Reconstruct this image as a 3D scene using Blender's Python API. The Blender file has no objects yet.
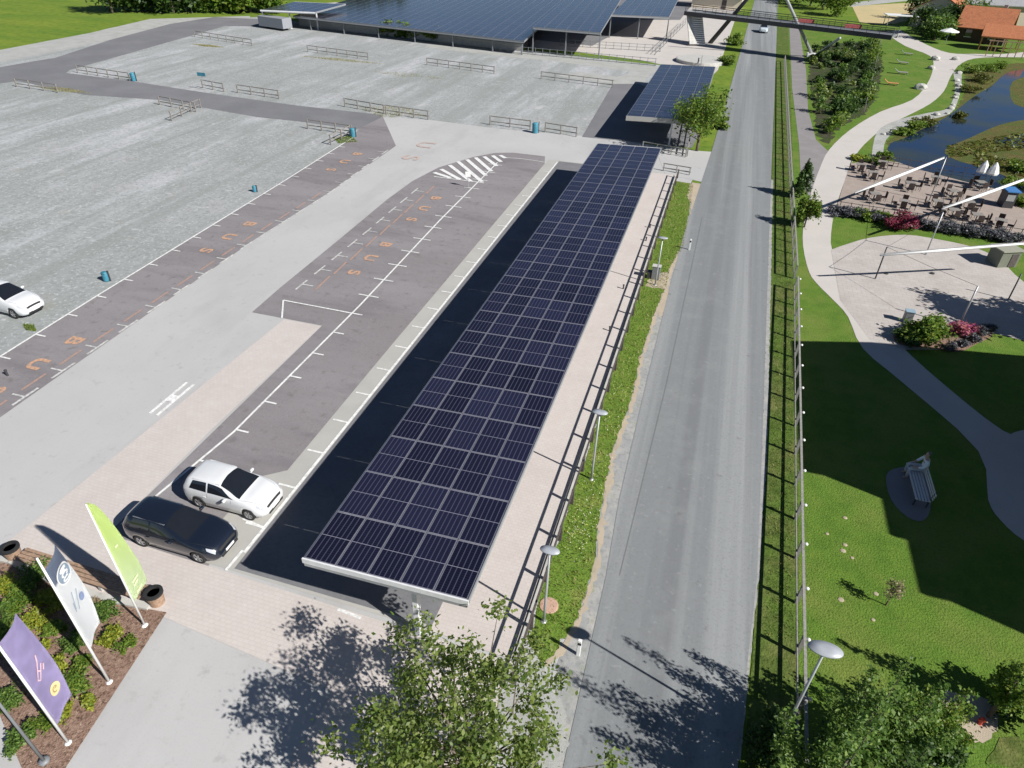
import bpy, bmesh, math, random
import numpy as np
from mathutils import Vector, Matrix, Euler
from mathutils.geometry import tessellate_polygon
random.seed(7); rng = np.random.default_rng(7)
R = math.radians
S = bpy.context.scene
COL = S.collection

# ------------------------------------------------------------------ camera
CAM_H = 21.5; FPX = 670.0
AX = Vector((0.95617816, 0.18882431, -0.22376039))   # world X in lens axes (right, down, forward)
AY = Vector((0.29176793, -0.55085785, 0.78193805))
AZ = Vector((0.02438875, -0.81295819, -0.58181112))
cd = bpy.data.cameras.new('camera'); cam = bpy.data.objects.new('camera', cd); COL.objects.link(cam)
cd.sensor_width = 36; cd.lens = 36*FPX/1024; cd.clip_start = .1; cd.clip_end = 4000
m = Matrix(((AX[0], -AX[1], -AX[2], 0), (AY[0], -AY[1], -AY[2], 0), (AZ[0], -AZ[1], -AZ[2], CAM_H), (0, 0, 0, 1)))
cam.matrix_world = m
S.camera = cam
# ------------------------------------------------------------------ world, sun, exposure
SUN_AZ = R(-18.0); SUN_EL = R(37.5)
w = bpy.data.worlds.new('World'); S.world = w; w.use_nodes = True
nt = w.node_tree; bg = nt.nodes['Background']; bg.inputs[1].default_value = .05
sk = nt.nodes.new('ShaderNodeTexSky'); sk.sky_type = 'NISHITA'; sk.sun_disc = False
sk.sun_elevation = SUN_EL; sk.sun_rotation = R(90)-SUN_AZ
sk.air_density = .7; sk.dust_density = .1; sk.ozone_density = 3
nt.links.new(sk.outputs[0], bg.inputs[0])
sd = bpy.data.lights.new('sun', 'SUN'); sd.energy = 5.0; sd.angle = R(.5); sd.color = (1, .97, .92)
so = bpy.data.objects.new('sun', sd); COL.objects.link(so)
sdir = Vector((math.cos(SUN_AZ)*math.cos(SUN_EL), math.sin(SUN_AZ)*math.cos(SUN_EL), math.sin(SUN_EL)))
so.rotation_euler = sdir.to_track_quat('Z', 'Y').to_euler(); so.location = (30, -20, 60)
S.view_settings.view_transform = 'Standard'; S.view_settings.look = 'None'; S.view_settings.gamma = 1
S.view_settings.exposure = .43

# ------------------------------------------------------------------ helpers
def ray(px, py):
    v = Vector((px-512, py-384, FPX)); return Vector((v.dot(AX), v.dot(AY), v.dot(AZ)))
def G(px, py, z=0.0):
    d = ray(px, py); t = (z-CAM_H)/d.z; return Vector((d.x*t, d.y*t, z))
def atY(px, py, Y):
    d = ray(px, py); t = Y/d.y; return Vector((d.x*t, Y, CAM_H+d.z*t))

def tag(o, label=None, cat=None, group=None, kind=None):
    if label: o['label'] = label
    if cat: o['category'] = cat
    if group: o['group'] = group
    if kind: o['kind'] = kind
    return o
def empty(name, loc, rz=0, label=None, cat=None, group=None):
    o = bpy.data.objects.new(name, None); COL.objects.link(o); o.location = loc; o.rotation_euler = (0, 0, rz)
    o.empty_display_size = .2
    return tag(o, label, cat, group)
def link(name, me, parent=None):
    o = bpy.data.objects.new(name, me); COL.objects.link(o)
    if parent: o.parent = parent
    return o
KIDS = {}
def dup(root, loc, rz, label=None, group=None, scale=None):
    def rec(o, par):
        c = o.copy(); COL.objects.link(c); c.parent = par
        for ch in [x for x in bpy.data.objects if x.parent == o]: rec(ch, c)
        return c
    r = rec(root, None); r.location = loc; r.rotation_euler = (0, 0, rz)
    if label: r['label'] = label
    if group: r['group'] = group
    if scale: r.scale = scale
    return r

class MB:
    def __init__(s): s.bm = bmesh.new()
    def box(s, c, d, rot=None, bev=0):
        r = bmesh.ops.create_cube(s.bm, size=1)
        M = Matrix.Translation(c) @ (rot.to_4x4() if rot else Matrix()) @ Matrix.Diagonal((*d, 1))
        bmesh.ops.transform(s.bm, matrix=M, verts=r['verts'])
        if bev:
            es = list({e for v in r['verts'] for e in v.link_edges})
            bmesh.ops.bevel(s.bm, geom=es, offset=bev, segments=2, affect='EDGES', profile=.5)
        return s
    def bar(s, a, b, wd, ht=None, up=(0, 0, 1)):
        a = Vector(a); b = Vector(b); d = b-a; L = d.length; d.normalize(); up = Vector(up)
        if abs(d.dot(up)) > .99: up = Vector((0, 1, 0))
        x = d.cross(up).normalized(); z = x.cross(d)
        M = Matrix((x, d, z)).transposed()
        return s.box((a+b)/2, (wd, L, ht or wd), M)
    def tube(s, pts, rad, n=8, cap=True):
        pts = [Vector(p) for p in pts]
        if not hasattr(rad, '__len__'): rad = [rad]*len(pts)
        rings = []
        ref = None
        for i, p in enumerate(pts):
            d = (pts[min(i+1, len(pts)-1)]-pts[max(i-1, 0)]).normalized()
            if ref is None: ref = Vector((1, 0, 0)) if abs(d.x) < .9 else Vector((0, 1, 0))
            x = (ref - d*ref.dot(d)).normalized(); y = d.cross(x); ref = x
            rings.append([s.bm.verts.new(p+(x*math.cos(2*math.pi*k/n)+y*math.sin(2*math.pi*k/n))*rad[i]) for k in range(n)])
        for a, b in zip(rings, rings[1:]):
            for k in range(n): s.bm.faces.new((a[k], a[(k+1) % n], b[(k+1) % n], b[k]))
        if cap:
            s.bm.faces.new(rings[0][::-1]); s.bm.faces.new(rings[-1])
        return s
    def lathe(s, prof, n=16, M=None):
        rings = []
        for r, z in prof:
            vs = []
            for k in range(n):
                p = Vector((r*math.cos(2*math.pi*k/n), r*math.sin(2*math.pi*k/n), z))
                vs.append(s.bm.verts.new(M @ p if M else p))
            rings.append(vs)
        for a, b in zip(rings, rings[1:]):
            for k in range(n): s.bm.faces.new((a[k], a[(k+1) % n], b[(k+1) % n], b[k]))
        s.bm.faces.new(rings[0][::-1]); s.bm.faces.new(rings[-1])
        return s
    def poly(s, pts):
        return s.bm.faces.new([s.bm.verts.new(Vector(p)) for p in pts])
    def prism(s, pts, z0, z1):
        a = [s.bm.verts.new((p[0], p[1], z0)) for p in pts]; b = [s.bm.verts.new((p[0], p[1], z1)) for p in pts]
        n = len(pts); s.bm.faces.new(a[::-1]); s.bm.faces.new(b)
        for k in range(n): s.bm.faces.new((a[k], a[(k+1) % n], b[(k+1) % n], b[k]))
        return s
    def build(s, name, mat, parent=None, smooth=False, recalc=True):
        if recalc: bmesh.ops.recalc_face_normals(s.bm, faces=s.bm.faces)
        me = bpy.data.meshes.new(name); s.bm.to_mesh(me); s.bm.free()
        me.materials.append(mat)
        if smooth: me.polygons.foreach_set('use_smooth', [True]*len(me.polygons))
        return link(name, me, parent)

# ------------------------------------------------------------------ materials
def newmat(name):
    mt = bpy.data.materials.new(name); mt.use_nodes = True; return mt, mt.node_tree, mt.node_tree.nodes['Principled BSDF']
def solid(name, col, rough=.6, metal=0, spec=.5, var=.08, scale=4, coat=0):
    mt, t, b = newmat(name)
    n = t.nodes.new('ShaderNodeTexNoise'); n.inputs['Scale'].default_value = scale; n.inputs['Detail'].default_value = 5
    tc = t.nodes.new('ShaderNodeTexCoord'); t.links.new(tc.outputs['Object'], n.inputs['Vector'])
    r = t.nodes.new('ShaderNodeValToRGB'); t.links.new(n.outputs[0], r.inputs[0])
    r.color_ramp.elements[0].position = .3; r.color_ramp.elements[1].position = .7
    r.color_ramp.elements[0].color = (*[c*(1-var) for c in col], 1); r.color_ramp.elements[1].color = (*[min(1, c*(1+var)) for c in col], 1)
    t.links.new(r.outputs[0], b.inputs['Base Color'])
    b.inputs['Roughness'].default_value = rough; b.inputs['Metallic'].default_value = metal
    b.inputs['Specular IOR Level'].default_value = spec
    if coat: b.inputs['Coat Weight'].default_value = coat; b.inputs['Coat Roughness'].default_value = .03
    return mt
def ground(name, layers, rough=.95, bump=.0, bscale=40, stretch=None, extra=None, spec=.2):
    """layers: base colour, then (colour, scale, lo, hi, strength[, stretch]) mixed in by noise"""
    mt, t, b = newmat(name); N = t.nodes; L = t.links
    tc = N.new('ShaderNodeTexCoord')
    base = N.new('ShaderNodeRGB'); base.outputs[0].default_value = (*layers[0], 1); cur = base.outputs[0]
    for i, ly in enumerate(layers[1:]):
        col, sc, lo, hi, st = ly[:5]
        mp = N.new('ShaderNodeMapping'); L.new(tc.outputs['Object'], mp.inputs[0]); mp.inputs['Location'].default_value = (i*7.3, i*3.1, i)
        if len(ly) > 5: mp.inputs['Scale'].default_value = ly[5]
        n = N.new('ShaderNodeTexNoise'); n.inputs['Scale'].default_value = sc; n.inputs['Detail'].default_value = 6; n.inputs['Roughness'].default_value = .6
        L.new(mp.outputs[0], n.inputs['Vector'])
        mr = N.new('ShaderNodeMapRange'); mr.inputs[1].default_value = lo; mr.inputs[2].default_value = hi; mr.inputs[3].default_value = 0; mr.inputs[4].default_value = st
        L.new(n.outputs[0], mr.inputs[0])
        mx = N.new('ShaderNodeMix'); mx.data_type = 'RGBA'; L.new(mr.outputs[0], mx.inputs[0]); L.new(cur, mx.inputs[6]); mx.inputs[7].default_value = (*col, 1)
        cur = mx.outputs[2]
    if extra: cur = extra(t, tc, cur)
    L.new(cur, b.inputs['Base Color']); b.inputs['Roughness'].default_value = rough; b.inputs['Specular IOR Level'].default_value = spec
    if bump:
        n = N.new('ShaderNodeTexNoise'); n.inputs['Scale'].default_value = bscale; n.inputs['Detail'].default_value = 4; L.new(tc.outputs['Object'], n.inputs['Vector'])
        bp = N.new('ShaderNodeBump'); bp.inputs['Strength'].default_value = bump; bp.inputs['Distance'].default_value = .05
        L.new(n.outputs[0], bp.inputs['Height']); L.new(bp.outputs[0], b.inputs['Normal'])
    return mt
def leafmat(name, cols, trans=.35):
    mt, t, b = newmat(name); N = t.nodes; L = t.links
    g = N.new('ShaderNodeNewGeometry'); r = N.new('ShaderNodeValToRGB'); L.new(g.outputs['Random Per Island'], r.inputs[0])
    r.color_ramp.elements.remove(r.color_ramp.elements[1])
    for i, c in enumerate(cols):
        e = r.color_ramp.elements[0] if i == 0 else r.color_ramp.elements.new(i/(len(cols)-1))
        e.color = (*c, 1)
    L.new(r.outputs[0], b.inputs['Base Color']); b.inputs['Roughness'].default_value = .5; b.inputs['Specular IOR Level'].default_value = .35
    tr = N.new('ShaderNodeBsdfTranslucent'); L.new(r.outputs[0], tr.inputs[0])
    mx = N.new('ShaderNodeMixShader'); mx.inputs[0].default_value = trans
    L.new(b.outputs[0], mx.inputs[1]); L.new(tr.outputs[0], mx.inputs[2]); L.new(mx.outputs[0], N['Material Output'].inputs[0])
    return mt

def cellgrid(t, tc, cur, sx, sy, mw, colr, amt=1.0, offset=.5):
    N = t.nodes; L = t.links
    br = N.new('ShaderNodeTexBrick'); L.new(tc.outputs['Object'], br.inputs['Vector'])
    br.inputs['Scale'].default_value = 1; br.inputs['Brick Width'].default_value = sx; br.inputs['Row Height'].default_value = sy
    br.inputs['Mortar Size'].default_value = mw; br.inputs['Mortar Smooth'].default_value = .3; br.offset = offset
    br.inputs['Color1'].default_value = (0, 0, 0, 1); br.inputs['Color2'].default_value = (.35, .35, .35, 1); br.inputs['Mortar'].default_value = (1, 1, 1, 1)
    mx = N.new('ShaderNodeMix'); mx.data_type = 'RGBA'
    mu = N.new('ShaderNodeMath'); mu.operation = 'MULTIPLY'; mu.inputs[1].default_value = amt; L.new(br.outputs['Color'], mu.inputs[0])
    L.new(mu.outputs[0], mx.inputs[0]); L.new(cur, mx.inputs[6]); mx.inputs[7].default_value = (*colr, 1)
    return mx.outputs[2]

M = {}
M['meadow'] = ground('meadow grass', [(.12, .20, .022), ((.20, .25, .03), .05, .4, .65, .8, (1, 3, 1)), ((.045, .10, .012), .9, .45, .7, .5), ((.20, .21, .04), .2, .55, .75, .5, (1, 2, 1))], bump=.6, bscale=6)
M['lawn'] = ground('lawn grass', [(.115, .20, .026), ((.075, .15, .018), 1.2, .4, .65, .7), ((.17, .21, .045), .35, .47, .66, .75), ((.045, .09, .012), 9, .5, .7, .5)], bump=1, bscale=14)
M['verge'] = ground('verge grass', [(.15, .235, .035), ((.09, .17, .02), 1.5, .4, .65, .7), ((.27, .28, .08), .8, .52, .7, .6), ((.03, .06, .008), 8, .5, .7, .5)], bump=1, bscale=12)
M['dryverge'] = ground('dry verge grass', [(.095, .155, .025), ((.17, .16, .06), .45, .45, .65, .7), ((.04, .07, .010), 2.5, .4, .65, .7)], bump=1, bscale=12)
M['gravel'] = ground('gravel lot', [(.345, .352, .352), ((.275, .295, .285), .10, .42, .62, .7, (.35, 1, 1)), ((.47, .475, .49), .22, .48, .62, .8, (.9, .22, 1)), ((.265, .285, .27), .9, .48, .68, .6, (1, .25, 1)), ((.21, .225, .215), 3.2, .47, .66, .6), ((.60, .61, .62), 4.3, .56, .66, .55), ((.52, .52, .52), .5, .62, .74, .6, (1, .4, 1)), ((.27, .265, .22), .33, .6, .72, .6), ((.25, .265, .25), .5, .5, .62, .55, (1, .06, 1)), ((.55, .56, .57), 1.6, .62, .7, .5, (.5, 1, 1))], bump=.3, bscale=20)
M['palegravel'] = ground('pale gravel', [(.42, .42, .40), ((.30, .30, .28), .5, .4, .7, .7), ((.25, .25, .22), 8, .5, .75, .5)], bump=.4)
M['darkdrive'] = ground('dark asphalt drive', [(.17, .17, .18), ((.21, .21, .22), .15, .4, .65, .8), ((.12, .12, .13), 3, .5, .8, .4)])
M['pinkasphalt'] = ground('parking asphalt', [(.228, .210, .214), ((.275, .258, .264), .22, .4, .65, .8, (.35, 1, 1)), ((.165, .152, .162), .5, .5, .7, .75, (.25, 1, 1)), ((.13, .12, .13), 14, .5, .72, .45), ((.15, .135, .135), 1.6, .57, .70, .6), ((.31, .30, .30), 3, .62, .72, .5)], bump=.15, bscale=60)
M['shadedasphalt'] = ground('covered bay asphalt darkened for shade', [(.17, .17, .18), ((.22, .22, .225), .4, .4, .65, .7), ((.12, .12, .12), 6, .5, .75, .5)])  # dark asphalt, with canopy shade put into the colour
M['lightasphalt'] = ground('light asphalt', [(.435, .43, .425), ((.475, .467, .46), .12, .4, .6, .8), ((.37, .36, .355), .3, .52, .7, .55, (1, .4, 1)), ((.33, .32, .315), 2.2, .60, .72, .5), ((.30, .29, .28), 18, .55, .75, .4), ((.24, .235, .23), .9, .70, .76, .5)], bump=.12, bscale=60)
M['road'] = ground('road asphalt', [(.215, .225, .23), ((.31, .32, .322), .42, .46, .6, .9, (1, .012, 1)), ((.165, .172, .178), .8, .52, .66, .65, (1, .012, 1)), ((.15, .155, .16), 10, .52, .72, .45), ((.27, .28, .28), .8, .52, .7, .35), ((.14, .14, .14), 1.3, .66, .72, .5), ((.33, .34, .34), 4, .6, .7, .4)], bump=.2, bscale=50)
M['shoulder'] = ground('road shoulder', [(.32, .325, .32), ((.44, .42, .39), 1.2, .45, .65, .8), ((.20, .21, .20), 5, .5, .68, .6), ((.25, .28, .15), 2.2, .6, .7, .6)], bump=.4)
M['dirt'] = ground('pale dirt', [(.48, .40, .30), ((.38, .33, .26), 1.2, .4, .7, .8), ((.30, .30, .14), 3, .6, .75, .5)], bump=.5)
M['bandconc'] = ground('concrete band', [(.42, .41, .38), ((.37, .36, .34), .6, .4, .7, .8), ((.30, .29, .27), 14, .55, .8, .4)], bump=.1)
M['paving'] = ground('pink paving', [(.55, .50, .47), ((.49, .44, .41), .5, .45, .7, .6), ((.60, .56, .53), 1.8, .5, .75, .5), ((.46, .40, .37), 6, .55, .7, .4)], extra=lambda t, tc, c: cellgrid(t, tc, c, .24, .16, .012, (.36, .32, .30), .35))
M['plaza'] = ground('plaza paving', [(.47, .43, .40), ((.38, .34, .31), .6, .45, .7, .7), ((.52, .50, .48), 1.3, .5, .75, .6)], extra=lambda t, tc, c: cellgrid(t, tc, c, .6, .4, .02, (.30, .27, .25), .5))
M['terracefloor'] = ground('terrace paving', [(.36, .30, .26), ((.29, .24, .20), .7, .45, .7, .7), ((.42, .37, .33), 1.3, .5, .75, .6)], extra=lambda t, tc, c: cellgrid(t, tc, c, .6, .6, .02, (.25, .21, .19), .5))
M['footpath'] = ground('footpath', [(.52, .485, .455), ((.46, .43, .40), .4, .45, .7, .6), ((.42, .38, .36), 6, .55, .8, .4)], bump=.1)
M['sidewalk'] = ground('sidewalk', [(.24, .225, .225), ((.30, .28, .275), .5, .45, .7, .6), ((.18, .17, .17), 8, .55, .8, .4)], bump=.1)
M['mulch'] = ground('bark mulch', [(.25, .16, .12), ((.36, .25, .19), 5, .45, .65, .8), ((.07, .04, .025), 9, .5, .65, .8), ((.36, .27, .21), 16, .62, .72, .8)], bump=1, bscale=18)
M['soil'] = ground('shrubbery soil', [(.055, .055, .030), ((.10, .085, .06), 1, .45, .7, .7), ((.045, .08, .015), .6, .45, .6, .8)], bump=1)
M['sand'] = ground('sandy field', [(.52, .42, .23), ((.42, .36, .20), .2, .4, .7, .8)])
M['pondbed'] = ground('reed bed', [(.11, .10, .03), ((.07, .12, .02), .5, .4, .65, .8), ((.18, .12, .05), 1.3, .5, .7, .7)], bump=1)
def watermat():
    mt, t, b = newmat('pond water'); N = t.nodes; L = t.links
    tc = N.new('ShaderNodeTexCoord'); n = N.new('ShaderNodeTexNoise'); n.inputs['Scale'].default_value = .12; n.inputs['Detail'].default_value = 3; L.new(tc.outputs['Object'], n.inputs[0])
    r = N.new('ShaderNodeValToRGB'); L.new(n.outputs[0], r.inputs[0]); r.color_ramp.elements[0].position = .42; r.color_ramp.elements[1].position = .62
    r.color_ramp.elements[0].color = (.008, .022, .06, 1); r.color_ramp.elements[1].color = (.03, .035, .02, 1); L.new(r.outputs[0], b.inputs['Base Color'])
    b.inputs['Roughness'].default_value = .06
    n2 = N.new('ShaderNodeTexNoise'); n2.inputs['Scale'].default_value = 4; L.new(tc.outputs['Object'], n2.inputs[0])
    bp = N.new('ShaderNodeBump'); bp.inputs['Strength'].default_value = .15; bp.inputs['Distance'].default_value = .02; L.new(n2.outputs[0], bp.inputs['Height']); L.new(bp.outputs[0], b.inputs['Normal'])
    return mt
M['water'] = watermat()
def paintmat(name, col, wear=.45, sc=7):
    mt, t, b = newmat(name); N = t.nodes; L = t.links
    tc = N.new('ShaderNodeTexCoord'); n = N.new('ShaderNodeTexNoise'); n.inputs['Scale'].default_value = sc; n.inputs['Detail'].default_value = 6; L.new(tc.outputs['Object'], n.inputs[0])
    r = N.new('ShaderNodeValToRGB'); L.new(n.outputs[0], r.inputs[0]); r.color_ramp.elements[0].position = .35; r.color_ramp.elements[1].position = .6
    r.color_ramp.elements[0].color = (*[c*(1-wear)+.18*wear for c in col], 1); r.color_ramp.elements[1].color = (*col, 1); L.new(r.outputs[0], b.inputs['Base Color']); b.inputs['Roughness'].default_value = .8
    return mt
M['whiteline'] = paintmat('white line paint', (.78, .78, .76), .35)
M['softline'] = paintmat('weathered white paint', (.60, .60, .58), .6)
M['orangeline'] = paintmat('orange road paint', (.58, .33, .20), .6)
M['faintorange'] = paintmat('faint orange paint', (.50, .40, .35), .3)
M['fadeorange'] = paintmat('faded orange paint', (.42, .26, .20), .5)
def panelmat():
    mt, t, b = newmat('solar cells'); N = t.nodes; L = t.links
    tc = N.new('ShaderNodeTexCoord'); sp = N.new('ShaderNodeSeparateXYZ'); L.new(tc.outputs['UV'], sp.inputs[0])
    def lines(sock, n, wdt):
        a = N.new('ShaderNodeMath'); a.operation = 'MULTIPLY'; a.inputs[1].default_value = n; L.new(sock, a.inputs[0])
        f = N.new('ShaderNodeMath'); f.operation = 'FRACT'; L.new(a.outputs[0], f.inputs[0])
        s_ = N.new('ShaderNodeMath'); s_.operation = 'SUBTRACT'; s_.inputs[1].default_value = .5; L.new(f.outputs[0], s_.inputs[0])
        ab = N.new('ShaderNodeMath'); ab.operation = 'ABSOLUTE'; L.new(s_.outputs[0], ab.inputs[0])
        g = N.new('ShaderNodeMath'); g.operation = 'GREATER_THAN'; g.inputs[1].default_value = .5-wdt; L.new(ab.outputs[0], g.inputs[0]); return g.outputs[0]
    def mixin(cur, fac, col, amt):
        mu = N.new('ShaderNodeMath'); mu.operation = 'MULTIPLY'; mu.inputs[1].default_value = amt; L.new(fac, mu.inputs[0])
        mx = N.new('ShaderNodeMix'); mx.data_type = 'RGBA'; L.new(mu.outputs[0], mx.inputs[0]); mx.inputs[7].default_value = (*col, 1)
        if hasattr(cur, 'default_value'): L.new(cur, mx.inputs[6])
        else: mx.inputs[6].default_value = (*cur, 1)
        return mx.outputs[2]
    oi = N.new('ShaderNodeObjectInfo')
    r = N.new('ShaderNodeValToRGB'); L.new(oi.outputs['Random'], r.inputs[0])
    r.color_ramp.elements[0].color = (.006, .006, .016, 1); r.color_ramp.elements[1].color = (.016, .017, .042, 1)
    c = mixin(r.outputs[0], lines(sp.outputs[0], 6, .09), (.075, .075, .115), .8)
    c = mixin(c, lines(sp.outputs[1], 24, .04), (.04, .04, .07), .5)
    c = mixin(c, lines(sp.outputs[1], 2, .012), (.26, .26, .32), .8)
    L.new(c, b.inputs['Base Color']); b.inputs['Roughness'].default_value = .14; b.inputs['IOR'].default_value = 1.5
    b.inputs['Specular IOR Level'].default_value = .5
    return mt
M['cells'] = panelmat()
M['alu'] = solid('aluminium frame', (.42, .42, .46), .35, .6)
M['galv'] = solid('galvanised steel', (.42, .43, .44), .45, .4)
M['whitesteel'] = solid('white steel', (.72, .72, .72), .4)
M['darksteel'] = solid('dark steel', (.05, .05, .055), .5)
M['greysteel'] = solid('grey steel', (.20, .21, .22), .5)
M['wood'] = solid('weathered wood', (.23, .21, .19), .85, var=.3, scale=9)
M['greywood'] = solid('silver grey wood', (.27, .26, .24), .85, var=.25, scale=9)
M['palewood'] = solid('pale bench wood', (.62, .60, .58), .8)
M['darkwood'] = solid('dark rail wood', (.085, .07, .065), .8, var=.3, scale=9)
M['brownwood'] = solid('brown bench wood', (.33, .22, .15), .7, var=.3, scale=8)
M['concrete'] = solid('concrete', (.46, .45, .42), .85, var=.12, scale=2)
M['bark'] = solid('bark', (.13, .10, .08), .95, var=.35, scale=14)
M['white'] = solid('white plastic', (.78, .78, .76), .45)
M['rubber'] = solid('rubber', (.02, .02, .02), .8)
M['glass'] = solid('dark glass', (.012, .014, .018), .05, coat=1)
M['rim'] = solid('alloy', (.5, .5, .52), .3, .7)
M['carwhite'] = solid('white car paint', (.66, .67, .68), .3, coat=1, var=.01)
M['carblack'] = solid('black car paint', (.008, .012, .022), .25, coat=1, var=.02)
M['carchrome'] = solid('trim silver', (.4, .42, .45), .2, .8)
M['lens'] = solid('headlight lens', (.45, .47, .5), .1, coat=1)
M['red'] = solid('red lens', (.35, .02, .02), .2, coat=1)
M['teal'] = solid('turquoise plastic', (.05, .22, .30), .5, var=.3, scale=2)
M['lamphead'] = solid('lamp head', (.36, .38, .41), .35)
M['tile'] = ground('red roof tiles', [(.42, .16, .08), ((.28, .11, .06), 1.5, .45, .7, .7), ((.60, .26, .12), 4, .5, .7, .6)])
M['slate'] = ground('grey roof', [(.30, .30, .31), ((.22, .22, .23), 1, .45, .7, .7, (4, .3, 1)), ((.38, .38, .38), 3, .5, .7, .5)])
M['plaster'] = solid('house plaster', (.62, .54, .42), .9)
M['orangewall'] = solid('orange timber wall', (.50, .24, .08), .8)
M['blueroof'] = solid('blue sheet roof', (.08, .26, .55), .5)
M['blue'] = solid('blue canvas', (.05, .18, .42), .7)
M['cloth'] = solid('white cloth', (.75, .75, .74), .9)
M['skin'] = solid('skin', (.50, .32, .24), .6)
M['shirt'] = solid('pale blue shirt', (.78, .82, .86), .9)
M['trousers'] = solid('light trousers', (.50, .52, .55), .9)
M['hair'] = solid('grey hair', (.16, .14, .13), .9)
M['tanstone'] = solid('tan stone', (.40, .34, .24), .9, var=.2, scale=3)
M['stone'] = solid('pale stone', (.45, .44, .40), .9, var=.2, scale=3)
M['lavender'] = leafmat('lavender', [(.12, .12, .14), (.17, .16, .20), (.09, .12, .08), (.20, .18, .24)])
M['leaf'] = leafmat('fresh leaves', [(.09, .15, .028), (.17, .24, .045), (.27, .33, .08), (.12, .20, .04), (.40, .43, .20)], .5)
M['leafdark'] = leafmat('dark leaves', [(.028, .065, .016), (.05, .10, .022), (.085, .15, .03), (.04, .085, .022)])
M['leafgreen'] = leafmat('bright leaves', [(.07, .15, .018), (.12, .22, .028), (.19, .28, .04), (.25, .29, .05)], .42)
M['leafmix'] = leafmat('mixed leaves', [(.06, .125, .025), (.12, .22, .038), (.20, .31, .065), (.08, .16, .03), (.27, .36, .09)], .45)
M['leafyellow'] = leafmat('yellow leaves', [(.24, .28, .03), (.42, .42, .05), (.16, .24, .03), (.34, .37, .04)], .42)
M['leafdry'] = leafmat('dry leaves', [(.36, .30, .18), (.28, .22, .12), (.42, .36, .24)])
M['pink'] = leafmat('pink blossom', [(.55, .10, .22), (.62, .22, .25), (.60, .30, .22), (.45, .08, .30), (.06, .10, .03)])
M['magenta'] = leafmat('dark red blossom', [(.28, .03, .08), (.40, .07, .14), (.20, .03, .06), (.06, .09, .03)])
M['grassblade'] = leafmat('grass blades', [(.11, .20, .025), (.16, .25, .035), (.26, .29, .06), (.09, .16, .02)], .42)
M['lawnblade'] = leafmat('lawn blades', [(.09, .16, .024), (.13, .20, .038), (.19, .23, .06), (.075, .14, .02)], .3)
M['dryblade'] = leafmat('dry grass blades', [(.30, .27, .09), (.38, .33, .14), (.18, .22, .05)], .3)
M['reed'] = leafmat('pond plants', [(.10, .15, .02), (.17, .20, .03), (.16, .12, .04), (.07, .12, .03)])

# ------------------------------------------------------------------ foliage
def leaves_mesh(name, pts, size, var=.4, up=.35):
    n = len(pts); p = np.asarray(pts, float)
    a = rng.normal(size=(n, 3)); a[:, 2] *= .6; a /= np.linalg.norm(a, axis=1)[:, None]
    nr = rng.normal(size=(n, 3)); nr[:, 2] = np.abs(nr[:, 2])+up
    b = np.cross(nr, a); b /= np.linalg.norm(b, axis=1)[:, None]
    s = size*(1+var*rng.uniform(-1, 1, n))[:, None]
    nn = np.cross(a, b)
    v = np.empty((n, 4, 3)); v[:, 0] = p-a*s*.55; v[:, 1] = p+b*s*.33+nn*s*.12; v[:, 2] = p+a*s*.55; v[:, 3] = p-b*s*.33+nn*s*.12
    me = bpy.data.meshes.new(name)
    me.vertices.add(n*4); me.vertices.foreach_set('co', v.reshape(-1))
    me.loops.add(n*4); me.loops.foreach_set('vertex_index', np.arange(n*4, dtype=np.int32))
    me.polygons.add(n); me.polygons.foreach_set('loop_start', np.arange(0, n*4, 4, dtype=np.int32)); me.polygons.foreach_set('loop_total', np.full(n, 4, dtype=np.int32))
    me.update(); return me
def clump_pts(n, nc, rx, ry, rz, cz, spread, shell=.5):
    c = rng.normal(size=(nc, 3)); c /= np.linalg.norm(c, axis=1)[:, None]
    c *= (shell+(1-shell)*rng.uniform(0, 1, nc))[:, None]*rng.uniform(.8, 1.12, nc)[:, None]
    idx = rng.integers(0, nc, n)
    p = c[idx]+rng.normal(size=(n, 3))*spread
    p *= np.array([rx, ry, rz]); p[:, 2] += cz
    return p, c*np.array([rx, ry, rz])+np.array([0, 0, cz])
def bush(name, label, cat, loc, r, h, n, size, mat, group=None, nc=14, spread=.22):
    p, _ = clump_pts(n, nc, r, r, h*.5, h*.5, spread, .25)
    p = p[p[:, 2] > .02]
    e = empty(name, loc, random.uniform(0, 6), label, cat, group)
    o = link('foliage', leaves_mesh('foliage', p, size), e); o.data.materials.append(mat)
    mb = MB()
    for k in range(4):
        a = k*1.6; mb.tube([(0, 0, -.05), (math.cos(a)*r*.3, math.sin(a)*r*.3, h*.45)], [.03, .012], 5)
    mb.build('stem', M['bark'], e)
    return e
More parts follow.
